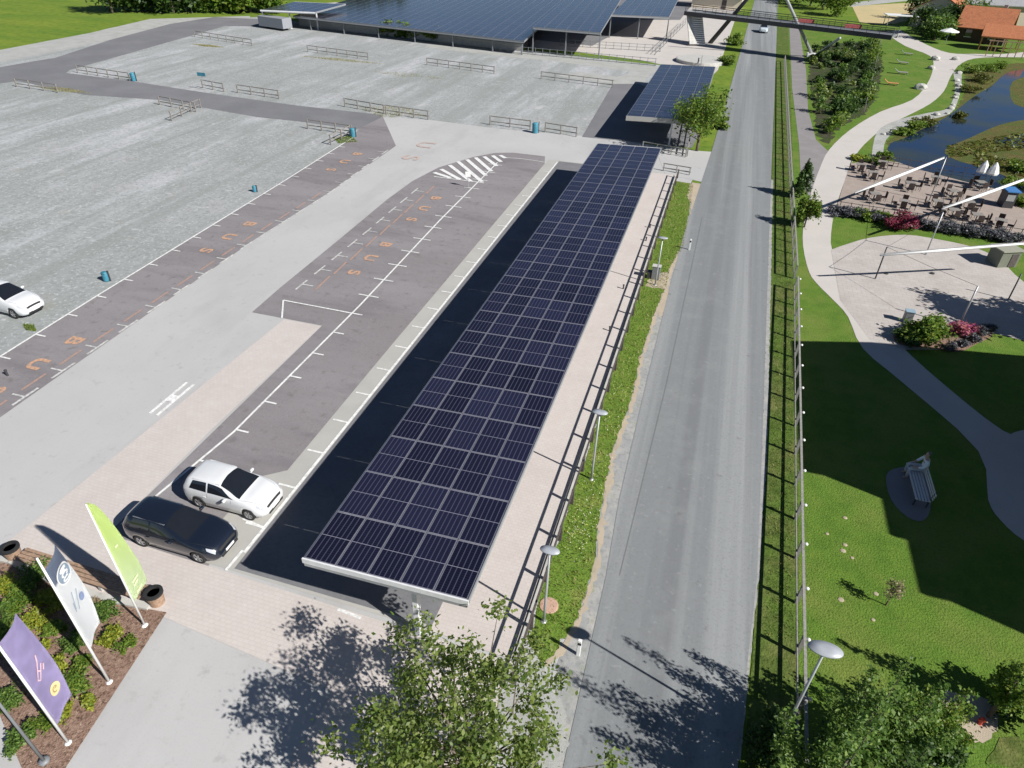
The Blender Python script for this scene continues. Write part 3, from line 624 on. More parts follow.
canopy('solar_roof', 'rightmost solar roof, over the second open bay beside the footbridge ramp', 'solar roof', C0, uc, vc, 6, 18, [(0, .2), (3, .2), (6, .2)], 'large solar roofs', .15, fascia=M['greysteel'], postm='greysteel')
canopy('carport', 'small grey flat carport left of the largest solar roof', 'carport', Vector((-92, 131, 3.2)), Vector((2.2, .4, 0)), Vector((0, 2.5, .05)), 5, 5, [(0, .2), (2.5, .2), (5, .2)], None)

# ------------------------------------------------------------------ cars
def crom(xs, ys, x):
    xs = np.array(xs); ys = np.array(ys, float); d = np.gradient(ys, xs); i = int(np.clip(np.searchsorted(xs, x)-1, 0, len(xs)-2))
    h = xs[i+1]-xs[i]; t = (x-xs[i])/h; y0, y1 = ys[i], ys[i+1]
    # monotone-limited tangents
    s_ = (y1-y0)/h; lim = 3*abs(s_); m0 = np.clip(d[i], -lim, lim); m1 = np.clip(d[i+1], -lim, lim)
    return (2*t**3-3*t*t+1)*y0+(t**3-2*t*t+t)*h*m0+(-2*t**3+3*t*t)*y1+(t**3-t*t)*h*m1
ST = [  # x, sill half width, mid, belt, belt z, roof-edge y, roof-edge z, top z, bottom z
 (0.00, .56, .62, .60, .78, .46, .84, .86, .38), (0.05, .70, .76, .73, .94, .54, 1.02, 1.05, .28), (0.14, .79, .85, .80, .99, .57, 1.20, 1.25, .23), (0.30, .83, .885, .83, 1.0, .59, 1.37, 1.42, .2),
 (0.70, .85, .90, .845, .99, .60, 1.44, 1.49, .19), (1.40, .86, .905, .85, .98, .60, 1.45, 1.505, .19), (1.95, .86, .905, .85, .97, .60, 1.40, 1.46, .19), (2.45, .86, .905, .85, .96, .64, 1.23, 1.28, .19),
 (3.05, .86, .90, .84, .95, .72, .995, 1.03, .19), (3.50, .86, .895, .82, .90, .62, .955, .985, .19), (3.85, .82, .86, .76, .82, .54, .88, .905, .2), (4.07, .74, .78, .67, .72, .46, .78, .80, .22), (4.19, .62, .66, .57, .60, .38, .65, .67, .26), (4.26, .46, .50, .45, .50, .3, .53, .54, .30)]
def car_section(x):
    c = [crom([s[0] for s in ST], [s[k] for s in ST], x) for k in range(1, 9)]
    sw, mw, bw, bz, ry, rz, tz, bo = c
    return [(0, bo), (sw*.8, bo), (sw, bo+.06), (mw, bo+(bz-bo)*.42), (mw*.995, bo+(bz-bo)*.72), (bw, bz), ((bw+ry)/2+.012, (bz+rz)/2+.01), (ry, rz), (ry*.82, rz+(tz-rz)*.55), (ry*.5, tz-.006), (0, tz)]
def car_pt(x, v, side=1):
    s_ = car_section(x); i = min(int(v), 9); t = v-i; y = s_[i][0]*(1-t)+s_[i+1][0]*t; z = s_[i][1]*(1-t)+s_[i+1][1]*t
    return Vector((x, side*y, z))
def patch(corners, nx, nv, off=.006):
    """corners: 4 (x,v) pairs on the body side; returns bmesh-ready grid on both sides merged"""
    def f(side):
        g_ = []
        for a in range(nx+1):
            row = []
            for b_ in range(nv+1):
                s_, t = a/nx, b_/nv
                x = (corners[0][0]*(1-s_)+corners[1][0]*s_)*(1-t)+(corners[3][0]*(1-s_)+corners[2][0]*s_)*t
                v = (corners[0][1]*(1-s_)+corners[1][1]*s_)*(1-t)+(corners[3][1]*(1-s_)+corners[2][1]*s_)*t
                v = min(v, 9.999)
                p = car_pt(x, v, side); e = .01
                n = (car_pt(min(x+e, 4.259), v, side)-car_pt(max(x-e, .001), v, side)).cross(car_pt(x, min(v+e, 10), side)-car_pt(x, max(v-e, 0), side))*side
                n = n.normalized() if n.length > 1e-9 else Vector((0, 0, 1))
                if n.z < -.2: n = -n
                row.append(p+n*off)
            g_.append(row)
        return g_
    return f
def addgrid(mb_, g_):
    vs = [[mb_.bm.verts.new(p) for p in r] for r in g_]
    for a in range(len(vs)-1):
        for b_ in range(len(vs[0])-1): mb_.bm.faces.new((vs[a][b_], vs[a+1][b_], vs[a+1][b_+1], vs[a][b_+1]))
def make_car(name, label, loc, rz, paint, L=1.0, H=1.0, W=1.0, estate=False):
    e = empty(name, loc, rz, label, 'car', 'parked cars')
    xs = sorted(set([s[0] for s in ST]+list(np.linspace(0, 4.26, 44))))
    mb_ = MB(); rings = []
    for x in xs:
        s_ = car_section(x); full = [(y_, z_) for y_, z_ in s_]+[(-y_, z_) for y_, z_ in s_[-2:0:-1]]
        rings.append([mb_.bm.verts.new((x, y_, z_)) for y_, z_ in full])
    n = len(rings[0])
    for a, b_ in zip(rings, rings[1:]):
        for k in range(n): mb_.bm.faces.new((a[k], a[(k+1) % n], b_[(k+1) % n], b_[k]))
    mb_.bm.faces.new(rings[0][::-1]); mb_.bm.faces.new(rings[-1])
    body = mb_.build('body', paint, None, True)
    cut = MB()
    for x in (.80, 3.42):
        for sy in (-1, 1): cut.lathe([(.355, -.16), (.355, .30)], 28, Matrix.Translation((x, sy*.82, .33)) @ Matrix.Rotation(R(90), 4, 'X'))
    co = cut.build('cut', paint)
    md = body.modifiers.new('b', 'BOOLEAN'); md.object = co; md.operation = 'DIFFERENCE'; md.solver = 'EXACT'
    dg = bpy.context.evaluated_depsgraph_get(); me = bpy.data.meshes.new_from_object(body.evaluated_get(dg))
    if len(me.polygons) > 200: body.modifiers.clear(); body.data = me
    else: body.modifiers.clear()
    bpy.data.objects.remove(co)
    body.parent = e
    def part(nm, pats, mat, par=e, sides=(1, -1)):
        q = MB()
        for p in pats:
            for sd_ in sides: addgrid(q, p(sd_))
        return q.build(nm, mat, par, True, recalc=False)
    # shading smooth is confined by the patches' own edges
    part('windscreen', [patch([(2.06, 7.15), (3.02, 6.95), (3.02, 10), (1.98, 10)], 8, 5)], M['glass'])
    part('rear_window', [patch([(.10, 7.2), (.34, 7.2), (.34, 10), (.09, 10)], 4, 5)], M['glass'])
    for sd2 in (1, -1): part('side_window', [patch([(.46, 5.25), (1.36, 5.2), (1.34, 6.78), (.62, 6.75)], 6, 3)], M['glass'], sides=(sd2,))
    for sd2 in (1, -1): part('side_window', [patch([(1.43, 5.2), (2.78, 5.25), (2.14, 6.7), (1.42, 6.78)], 8, 3)], M['glass'], sides=(sd2,))
    part('roof_panel' if False else 'door_seam', [patch([(x, 2.3), (x+.012, 2.3), (x+.012, 5.1), (x, 5.1)], 1, 6, .003) for x in (1.39, 2.62)], M['rubber'])
    part('headlight', [patch([(3.86, 4.75), (4.14, 4.4), (4.12, 5.6), (3.80, 5.5)], 4, 3)], M['lens'], sides=(1,)); part('headlight', [patch([(3.86, 4.75), (4.14, 4.4), (4.12, 5.6), (3.80, 5.5)], 4, 3)], M['lens'], sides=(-1,))
    part('tail_light', [patch([(.03, 4.2), (.22, 4.3), (.18, 5.1), (.03, 5.1)], 4, 3)], M['red'], sides=(1,)); part('tail_light', [patch([(.03, 4.2), (.22, 4.3), (.18, 5.1), (.03, 5.1)], 4, 3)], M['red'], sides=(-1,))
    part('grille', [patch([(4.17, 6.0), (4.225, 6.0), (4.225, 10), (4.17, 10)], 2, 4, .006)], M['rubber'])
    part('bonnet_seam', [patch([(3.0, 6.3), (4.05, 6.3), (4.05, 6.38), (3.0, 6.38)], 10, 1, .003)], M['rubber'])
    q = MB(); q.box((4.275, 0, .44), (.02, .50, .11)); q.build('number_plate', M['white'], e)
    q = MB(); q.box((4.25, 0, .33), (.05, 1.0, .12), bev=.02); q.build('bumper_intake', M['rubber'], e)
    q = MB(); q.box((-.012, 0, .62), (.02, .50, .11)); q.build('number_plate', M['white'], e)
    for sy in (1, -1):
        q = MB(); q.box((2.42, sy*.99, .99), (.13, .20, .13), bev=.04); q.bar((2.44, sy*.86, .93), (2.42, sy*.95, .97), .05); q.build('mirror', paint, e, True)
        q = MB()
        for hx in (1.05, 1.95):
            q.box((hx+.22, sy*.907, .80), (.17, .03, .03), bev=.01)
        q.build('door_handle', paint, e)
        q = MB(); q.bar((.6, sy*.60, 1.445), (2.0, sy*.59, 1.41), .03, .03); q.build('roof_rail', M['carchrome'] if estate else paint, e)
    for x in (.80, 3.42):
        for sy in (-1, 1):
            Mx = Matrix.Translation((x, sy*.79, .32)) @ Matrix.Rotation(R(-90*sy), 4, 'X')
            t_ = MB(); t_.lathe([(.20, -.1), (.29, -.105), (.32, -.07), (.32, .07), (.29, .105), (.215, .10), (.20, .06)], 24, Mx); wl = t_.build('wheel', M['rubber'], e, True)
            r_ = MB(); r_.lathe([(.215, .05), (.215, .085), (.19, .088), (.185, .06)], 24, Mx)
            for k in range(5):
                a = k*2*math.pi/5; c_ = Mx @ Vector((.11*math.cos(a), .11*math.sin(a), .075)); a0 = Mx @ Vector((.03*math.cos(a), .03*math.sin(a), .08)); b0 = Mx @ Vector((.2*math.cos(a), .2*math.sin(a), .075))
                r_.bar(a0, b0, .055, .02, (Mx.to_3x3() @ Vector((0, 0, 1))))
            r_.build('rim', M['rim'], wl)
    e.scale = (L, W, H)
    return e
make_car('parked_car', 'white hatchback parked beside the black car in the marked bays', (-19.05, 16.6, .03), R(0.5), M['carwhite'], L=.93)
make_car('parked_car', 'black estate car with silver roof rails parked next to the white hatchback', (-19.9, 14.05, .03), R(0), M['carblack'], L=1.03, W=.97, estate=True)
p = G(22, 312)
make_car('parked_car', 'white car on the gravel at the left edge, nose towards the bay line', (p.x-3.2, p.y+.2, .01), R(-2), M['carwhite'], L=1.05, H=1.1)
p = atY(764, 25, 178); make_car('car', 'pale car on the road just beyond the footbridge', (5.2, 176, .03), R(-90), solid('silver paint', (.55, .62, .66), .3, coat=1), L=1, H=1.05)

# ------------------------------------------------------------------ fences
def rail_fence(label, a, b, h=1.0, n=None, nrail=2, mat='wood', post=.11, group='rail fences around the gravel field', rail=(.04, .10), cat='fence', caps=None, name='rail_fence', top=None):
    a = Vector(a); b = Vector(b); L = (b-a).length; n = n or max(2, round(L/2.2)+1); d = (b-a)/(n-1)
    e = empty(name, a, 0, label, cat, group)
    mp = MB(); mp.box((0, 0, h/2), (post, post, h)); o0 = mp.build('post', M[mat], e)
    for i in range(1, min(n, 100)):
        o = link('post', o0.data, e); o.location = d*i
    mr = MB(); un = (b-a).normalized(); nn = Vector((-un.y, un.x, 0))*(post/2+rail[0]/2+.003)
    for k in range(nrail):
        z = h*(.92-(.42 if nrail > 2 else .54)*k)
        if top and k == 0: mr.bar(Vector((0, 0, h+.026))-un*.1, Vector((0, 0, h+.026))+(b-a)+un*.1, top[0], top[1])
        else: mr.bar(nn+Vector((0, 0, z))-un*.1, nn+Vector((0, 0, z))+(b-a)+un*.1, rail[0], rail[1])
    mr.build('rail', M[mat], e)
    if caps:
        cap = MB(); cap.lathe([(.04, .0), (.07, .02), (.075, .06), (.045, .10), (.01, .11)], 10); c0 = cap.build('post_cap', M['white'], e, True); c0.location = (.16, 0, h*.86)
        cap = None
        for i in range(1, min(n, 60)):
            o = link('post_cap', c0.data, e); o.location = d*i+Vector((.16, 0, h*.86))
    return e
rail_fence('long dark rail fence between the pale paving strip and the roadside verge', (-3.12, 12.2, 0), (-3.02, 67.4, 0), .85, 26, 2, 'darkwood', .12, 'roadside fences', top=(.08, .05))
# continuous right fence follows gentle drift
rail_fence('near grey fence with white knobs between the dry verge and the lawn', (5.95, 9.5, 0), (7.15, 46, 0), 1.05, 17, 2, 'greywood', .12, 'roadside fences', top=(.10, .05), caps=True)
rail_fence('farther grey fence running past the tall green shrubs towards the footbridge', (7.2, 48, 0), (8.7, 138, 0), 1.05, 41, 2, 'greywood', .12, 'roadside fences', top=(.10, .05))
rail_fence('fence beside the small solar carport and the roadside tree', (-2.75, 75, 0), (-5.2, 132, 0), .95, 24, 2, 'greywood', .12, 'roadside fences', top=(.14, .05))
rail_fence('short fence closing the gap between the two carports', (-7.6, 75.6, 0), (-2.9, 74.6, 0), .95, 4, 2, 'greywood', .1, 'roadside fences')
rail_fence('pale double rail across the end of the paving strip behind the long carport', (-4.6, 69.2, 0), (-2.0, 68.8, 0), .8, 3, 2, 'greywood', .1, 'roadside fences')
FN = [((195, 37), (252, 46), 'fence at the far edge of the gravel, nearest the white notice board'), ((78, 73), (130, 81), 'fence beside the turquoise bin at the junction of the drives'),
      ((203, 88), (224, 92), 'very short fence right of the small turquoise sign'), ((238, 93), (279, 99), 'fence along the upper side of the drive, right of the turquoise sign'),
      ((308, 52), (368, 60), 'fence with straw-coloured grass along its foot'), ((427, 65), (494, 74), 'fence on the pale gravel below the largest solar roof'),
      ((345, 107), (384, 114), 'left half of the fence where the drive meets the asphalt lane'), ((386, 114), (428, 120), 'right half of the fence where the drive meets the asphalt lane'),
      ((490, 125), (530, 130), 'fence left of the bin behind the hatched island'), ((545, 132), (576, 137), 'fence right of the bin behind the hatched island'),
      ((541, 79), (612, 88), 'fence in front of the small carport shadow'), ((308, 129), (350, 135), 'fence left of the blue bin at the corner of the bay strip'),
      ((331, 145), (352, 135), 'short fence running down from the blue bin'), ((172, 121), (201, 108), 'slanting fence on the gravel below the drive'),
      ((160, 105), (196, 112), 'low fence along the lower side of the drive'), ((17, 87), (58, 93), 'low fence at the lower left bend of the drive')]
for a, b, lb in FN: rail_fence(lb, G(*a), G(*b), 1.1, None, 2)
# tufts of straw and weeds at fence feet
for i, (px, py, mt, lb) in enumerate([(340, 60, 'dryblade', 'straw-coloured grass along a far fence'), (392, 112, 'dryblade', 'weeds at the middle of a fence'), (405, 75, 'dryblade', 'dry grass near the far fence end'), (345, 140, 'grassblade', 'grass beside the blue bin'), (208, 46, 'dryblade', 'dry tuft below the far fence'), (30, 328, 'grassblade', 'green tuft in front of the white car'), (62, 90, 'dryblade', 'dry grass at the bend')]):
    c = G(px, py); rr = [8, 5, 7, 1.6, 3.5, .7, 5][i]; ry_ = [1.0, 3, 1.5, 1.5, .8, .3, 1][i]
    blades('grass_tuft', [[(c.x-rr, c.y+.2), (c.x, c.y-ry_), (c.x+rr, c.y-.2), (c.x, c.y+ry_)]], (1100 if px != 405 else 350) if rr > 1 else 400, .16 if rr > 1 else .14, M[mt], lb)

# ------------------------------------------------------------------ bins, posts, signs, lamps
def litter_bin(px, py, label, s=1.0):
    s *= .82
    p = G(px, py); e = empty('litter_bin', p, .3, label, 'bin', 'turquoise bins on the gravel')
    q = MB(); q.lathe([(.30*s, 0), (.34*s, .1), (.36*s, .95*s), (.33*s, 1.0*s)], 14); q.build('drum', M['teal'], e, True)
    q = MB(); q.lathe([(.37*s, 1.0*s), (.38*s, 1.06*s), (.25*s, 1.16*s), (.03, 1.2*s)], 14); q.build('lid', M['teal'], e, True)
    q = MB(); q.bar((.42*s, 0, 0), (.42*s, 0, 1.3*s), .08); q.build('post', M['darksteel'], e)
    return e
litter_bin(134, 81, 'turquoise bin at the end of the fence near the drive junction', 1.15); litter_bin(353, 137, 'blue bin at the far corner of the bay strip', 1.0)
litter_bin(107, 281, 'turquoise bin on the gravel beside the near bay line', .72); litter_bin(255, 192, 'turquoise bin on the gravel beside the far bay line', .6); litter_bin(535, 133, 'green-blue bin between two fences behind the hatched island', 1.2)
def sign(name, p, h, wd, ht, mat, label, cat='sign', rz=0, posts=1):
    e = empty(name, p, rz, label, cat)
    q = MB()
    for x in ([0] if posts == 1 else [-wd*.4, wd*.4]): q.tube([(x, 0, 0), (x, 0, h)], .035, 8)
    q.build('pole', M['galv'], e); q = MB(); q.box((0, -.06, h-ht/2), (wd, .04, ht), bev=.01); q.build('panel', mat, e); return e
sign('sign', G(205, 90), 2.2, 1.3, .45, M['teal'], 'turquoise sign on a post at the upper side of the drive')
nb = sign('notice_board', G(186, 13), 5.2, 4.2, 3.0, M['white'], 'white notice board on two legs in front of the far bushes', posts=2)
q = MB()
for k in range(3): q.box((-.9+k*.9, -.085, 4.1), (.5, .01, .8))
q.build('lettering', solid('board blue', (.1, .2, .4)), nb)
sign('sign', Vector((-21.3, 57.6, 0)), 1.5, .5, .5, M['white'], 'small white sign standing just below the hatched markings', rz=R(20))
for px, py, lb in ((8, 376, 'dark stub beside the near bay letters'), (6, 378, None)):
    if lb:
        p = G(px, py); e = empty('bollard', p, 0, lb, 'bollard'); q = MB(); q.tube([(0, 0, 0), (0, 0, .35)], .06, 8); q.lathe([(.08, .35), (.08, .4), (.02, .43)], 8); q.build('shaft', M['darksteel'], e)
def lamp(p, h, label, head=.30, tilt=0, rz=0):
    e = empty('street_lamp', p, rz, label, 'street lamp', 'street lamps')
    q = MB(); q.tube([(0, 0, 0), (0, 0, .9), (0, 0, h)], [.055, .05, .035], 10); q.lathe([(.12, 0), (.12, .03), (.06, .06)], 12); q.build('pole', M['galv'], e, True)
    q = MB(); q.lathe([(.05, h-.02), (head*.9, h+.03), (head, h+.05), (head*.97, h+.085), (head*.3, h+.10), (.03, h+.105)], 24, Matrix.Diagonal((1.15, .62, 1, 1))); q.build('lamp_head', M['lamphead'], e, True)
    return e
for (px, py), lb in zip(((550, 549), (600, 411), (663, 237)), ('nearest small street lamp along the paving fence, above the big tree', 'middle street lamp along the paving fence', 'far street lamp along the paving fence')):
    hh = 4.0 if py > 300 else 3.6; g_ = G(px, py, hh); lamp((g_.x, g_.y, 0), hh-.12, lb)
lp = lamp((5.35, 12.55, 0), 5.45, 'tall street lamp with a broad pale head standing in the right-hand shrubs', .40)
p = G(1005, 388, 0)
for px, py, lb in ((578, 655, 'white delineator post at the roadside near the big tree'), (689, 250, 'white delineator post at the far roadside by the dirt patch')):
    p = G(px, py); e = empty('delineator_post', p, 0, lb, 'roadside post', 'delineator posts'); q = MB(); q.box((0, 0, .45), (.14, .10, .9), bev=.02); q.build('post', M['white'], e); q = MB(); q.box((0, -.055, .72), (.13, .012, .12)); q.build('band', M['rubber'], e)
p = G(549, 606); e = empty('manhole_cover', p, 0, 'round salmon-coloured cover in the verge above the big tree', 'manhole cover'); q = MB(); q.lathe([(.36, .0), (.36, .05), (.30, .06)], 20); q.build('lid', solid('terracotta', (.50, .32, .24), .8), e)
p = G(655, 279); e = empty('utility_cabinet', p, 0, 'light utility cabinet at the break in the long dark fence', 'cabinet'); q = MB(); q.box((0, 0, .5), (.55, .4, 1.0), bev=.02); q.build('housing', M['greysteel'], e); q = MB(); q.box((0, 0, 1.03), (.62, .46, .05)); q.build('roof', M['concrete'], e)
q = MB(); q.box((-.45, .1, .25), (.3, .5, .5)); q.build('door', M['darksteel'], e)
for i, (px, py) in enumerate(((621, 289), (607, 331), (644, 241), (648, 228))):
    p = G(px, py); e = empty('wheel_stop_post', (p.x+.15, p.y, 0), 0, 'tiny dark stub post on the pale paving strip beside the long fence', 'bollard', 'stub posts on the paving strip'); q = MB(); q.tube([(0, 0, 0), (0, 0, .32)], .05, 8); q.lathe([(.07, .32), (.07, .36)], 8); q.build('shaft', M['darksteel'], e)

# ------------------------------------------------------------------ flags by the bed
def flagpole(base, label, mat_pole='white', h=6.3, arm=None):
    e = empty('flagpole', base, 0, label, 'flag', 'flags by the planted bed'); q = MB(); q.tube([(0, 0, 0), (0, 0, h*.5), (0, 0, h)], [.045, .04, .03], 10); q.lathe([(.11, 0), (.11, .05), (.06, .09)], 12)
    if arm: q.tube([(0, 0, h-.05), arm*.98+Vector((0, 0, h-.05))], .02, 6)
    q.build('pole', M[mat_pole], e, True); return e
def cloth(name, e, f, nu, nv, mat, th=.012):
    q = MB(); g_ = [[q.bm.verts.new(f(a/nu, b/nv)) for b in range(nv+1)] for a in range(nu+1)]
    for a in range(nu):
        for b in range(nv): q.bm.faces.new((g_[a][b], g_[a+1][b], g_[a+1][b+1], g_[a][b+1]))
    r_ = bmesh.ops.solidify(q.bm, geom=q.bm.faces[:], thickness=th)
    return q.build(name, mat, e, True)
def two_tone(name, c1, c2, axis_z, fade=.05):
    mt, t, b = newmat(name); N = t.nodes; L = t.links; tc = N.new('ShaderNodeTexCoord'); sp = N.new('ShaderNodeSeparateXYZ'); L.new(tc.outputs['Object'], sp.inputs[0])
    mr = N.new('ShaderNodeMapRange'); mr.inputs[1].default_value = axis_z-fade; mr.inputs[2].default_value = axis_z+fade; L.new(sp.outputs[2], mr.inputs[0])
    mx = N.new('ShaderNodeMix'); mx.data_type = 'RGBA'; L.new(mr.outputs[0], mx.inputs[0]); mx.inputs[6].default_value = (*c1, 1); mx.inputs[7].default_value = (*c2, 1); L.new(mx.outputs[2], b.inputs['Base Color']); b.inputs['Roughness'].default_value = .8
    return mt
def mark(parent, name, me_fn, base_f, mat):
    pass
def on_flag(e, f, pts_uv, mat, name, off=.02):
    """thin printed patch on a flag: pts in flag (u across, v up) coordinates"""
    q = MB()
    for poly in pts_uv:
        ps = []
        for u_, v_ in poly:
            p = f(u_, v_); n = (f(min(u_+.01, 1), v_)-f(max(u_-.01, 0), v_)).cross(f(u_, min(v_+.01, 1))-f(u_, max(v_-.01, 0))).normalized()
            ps.append(p+n*off)
        q.poly(ps)
    return q.build(name, mat, e, recalc=False)
def ell(cu, cv_, ru, rv, n=20): return [(cu+ru*math.cos(2*math.pi*k/n), cv_+rv*math.sin(2*math.pi*k/n)) for k in range(n)]
def strokes(segs, wu):
    out = []
    for (u0, v0), (u1, v1) in segs:
        du, dv = u1-u0, (v1-v0)*4; l = math.hypot(du, dv)+1e-9; nu_, nv_ = -dv/l*wu, du/l*wu/4
        out.append([(u0-nu_, v0-nv_), (u1-nu_, v1-nv_), (u1+nu_, v1+nv_), (u0+nu_, v0+nv_)])
    return out
def arc(cu, cv_, ru, rv, a0, a1, n=8):
    p = [(cu+ru*math.cos(a0+(a1-a0)*k/n), cv_+rv*math.sin(a0+(a1-a0)*k/n)) for k in range(n+1)]; return list(zip(p, p[1:]))
def translucent(mt, f=.2):
    t = mt.node_tree; b = t.nodes['Principled BSDF']; tr = t.nodes.new('ShaderNodeBsdfTranslucent'); src = b.inputs['Base Color'].links[0].from_socket
    t.links.new(src, tr.inputs[0]); mx = t.nodes.new('ShaderNodeMixShader'); mx.inputs[0].default_value = f; t.links.new(b.outputs[0], mx.inputs[1]); t.links.new(tr.outputs[0], mx.inputs[2]); t.links.new(mx.outputs[0], t.nodes['Material Output'].inputs[0]); return mt
def make_banner(base, label, W_, z0, z1, dirv, mat, hump=.12):
    e = flagpole(base, label, 'white', 6.3)
    dn = dirv.normalized(); nn = Vector((-dn.y, dn.x, 0))
    def f(u_, v_): return dn*(.05+u_*W_)+Vector((0, 0, z0+(z1-z0)*v_-.0*u_))+nn*(hump*math.sin(u_*3.0+v_*4)*u_)
    cloth('flag', e, f, 8, 18, translucent(mat), .004); return e, f
wf, f = make_banner(Vector((-16.0, 8.1, 0)), 'white flag with blue-grey top and oval emblem beside the bench', .95, 1.9, 5.75, Vector((-.45, .9, 0)), two_tone('white flag cloth', (.93, .93, .94), (.22, .26, .36), 4.95))
F2 = lambda s_: (lambda u_, v_: f(u_, v_))
for s_, off in ((1, .03), (1, -.03)):
    on_flag(wf, f, [ell(.5, .80, .36, .095)], M['whitesteel'], 'emblem', off); on_flag(wf, f, [ell(.5, .80, .31, .08)], solid('emblem grey', (.22, .28, .36)), 'emblem', off*1.3)
    # curled letter strokes, read top down
    on_flag(wf, f, strokes(arc(.5, .845, .15, .017, 0, 5.2)+arc(.5, .80, .15, .017, -1.2, 4.2)+arc(.5, .755, .15, .017, 1, 6.2)+[((.35, .845), (.65, .845))], .035), M['whitesteel'], 'lettering', off*1.6)
    on_flag(wf, f, strokes([((.42, .60), (.30, .42)), ((.62, .58), (.44, .38)), ((.30, .50), (.26, .40))], .018), solid('script grey', (.35, .42, .5)), 'lettering', off)
    on_flag(wf, f, [ell(.70, .46, .10, .045)], solid('mark blue', (.20, .25, .40)), 'emblem', off)
pf, f = make_banner(Vector((-15.7, 6.1, 0)), 'purple flag with golden oval emblem at the bottom left corner', .95, 1.0, 5.2, Vector((-.35, .95, 0)), solid('purple cloth', (.50, .43, .68), .75, var=.12, scale=2))
for off in (.03, -.03):
    on_flag(pf, f, [ell(.62, .24, .20, .065)], solid('gold print', (.72, .60, .30)), 'emblem', off); on_flag(pf, f, strokes(arc(.62, .24, .09, .03, .5, 5.0)+[((.60, .25), (.70, .25))], .02), solid('dark gold print', (.35, .25, .12)), 'emblem', off*1.3)
    on_flag(pf, f, strokes([((.30, .46), (.55, .60)), ((.38, .44), (.62, .56)), ((.30, .46), (.38, .44)), ((.44, .53), (.52, .50)), ((.55, .60), (.60, .66)), ((.60, .49), (.68, .54))], .022), solid('pink print', (.66, .45, .50)), 'lettering', off)
gf = empty('feather_flag', (-16.43, 10.24, 0), 0, 'lime green feather flag beside the bench', 'flag', 'flags by the planted bed')
q = MB(); q.tube([(0, 0, 0), (0, 0, 3), (0, .0, 6.2)], [.04, .035, .02], 8); q.lathe([(.12, 0), (.12, .05), (.05, .1)], 12); q.build('pole', M['white'], gf, True)
def f(u_, v_):
    wd = .62*min(1, (1-v_)**.45*1.15)*(.75 if v_ < .03 else 1); d = Vector((.45, .9, 0)).normalized()
    return d*(.03+u_*wd)+Vector((0, 0, 1.35+4.85*v_+(.45*u_*(1-v_)-.25*u_*0)))+Vector((-d.y, d.x, 0))*(.08*math.sin(u_*3+v_*5)*u_)
cloth('flag', gf, f, 8, 20, translucent(two_tone('lime cloth', (.70, .80, .50), (.66, .80, .30), 3.5, 1.2)), .004)
for off in (.03, -.03): on_flag(gf, f, strokes([((.3, .12), (.6, .14)), ((.3, .16), (.7, .18)), ((.35, .55), (.55, .56)), ((.3, .05), (.7, .06))], .03), solid('pale lime print', (.70, .78, .45)), 'lettering', off)
gp = empty('pole', G(45, 762), 0, 'thin dark pole at the lower left, below the purple flag', 'pole'); top = atY(-8, 655, G(45, 762).y+.1)
q = MB(); q.tube([(0, 0, 0), (0, 0, 3.2), (0, 0, 6.0)], [.05, .04, .03], 8); q.lathe([(.16, 0), (.16, .12), (.06, .14)], 8); q.build('shaft', M['greysteel'], gp, True)

# long timber bench with round tubs
bA = G(16, 558); bB = G(158, 603); d = (bB-bA).normalized(); n = Vector((-d.y, d.x, 0)); Lb = (bB-bA).length
be = empty('bench', bA, math.atan2(d.y, d.x), 'long brown timber bench along the top of the planted bed', 'bench')
q = MB()
for k in range(4): q.box((Lb/2, -.24+k*.16, .43), (Lb-.9, .13, .06), bev=.01)
q.build('seat', M['brownwood'], be)
for x in (.9, Lb*.35, Lb*.65, Lb-.9):
    q = MB(); q.box((x, 0, .2), (.12, .5, .4)); q.build('leg', M['concrete'], be)
for t, lb in ((0, 'round dark tub at the left end of the timber bench'), (.42, 'small round tub at the middle of the timber bench behind the white flag'), (1, 'round dark tub at the right end of the timber bench')):
    r0 = .30 if t != .42 else .26
    p = bA+d*Lb*t-(n*.45 if t == .42 else n*0); e = empty('planter_tub', p, 0, lb, 'tub', 'tubs at the bench'); q = MB(); q.lathe([(r0*.85, 0), (r0, .5), (r0+.02, .62), (r0-.06, .62), (r0-.08, .45)], 18); q.build('tub', M['brownwood'], e)
    q = MB(); q.lathe([(r0+.035, .56), (r0+.04, .66), (r0-.07, .67), (r0-.07, .56)], 18); q.build('rim', M['rubber'], e)
    q = MB(); q.lathe([(r0-.09, .45), (r0-.09, .5), (.05, .52)], 14); q.build('liner', M['rubber'], e)

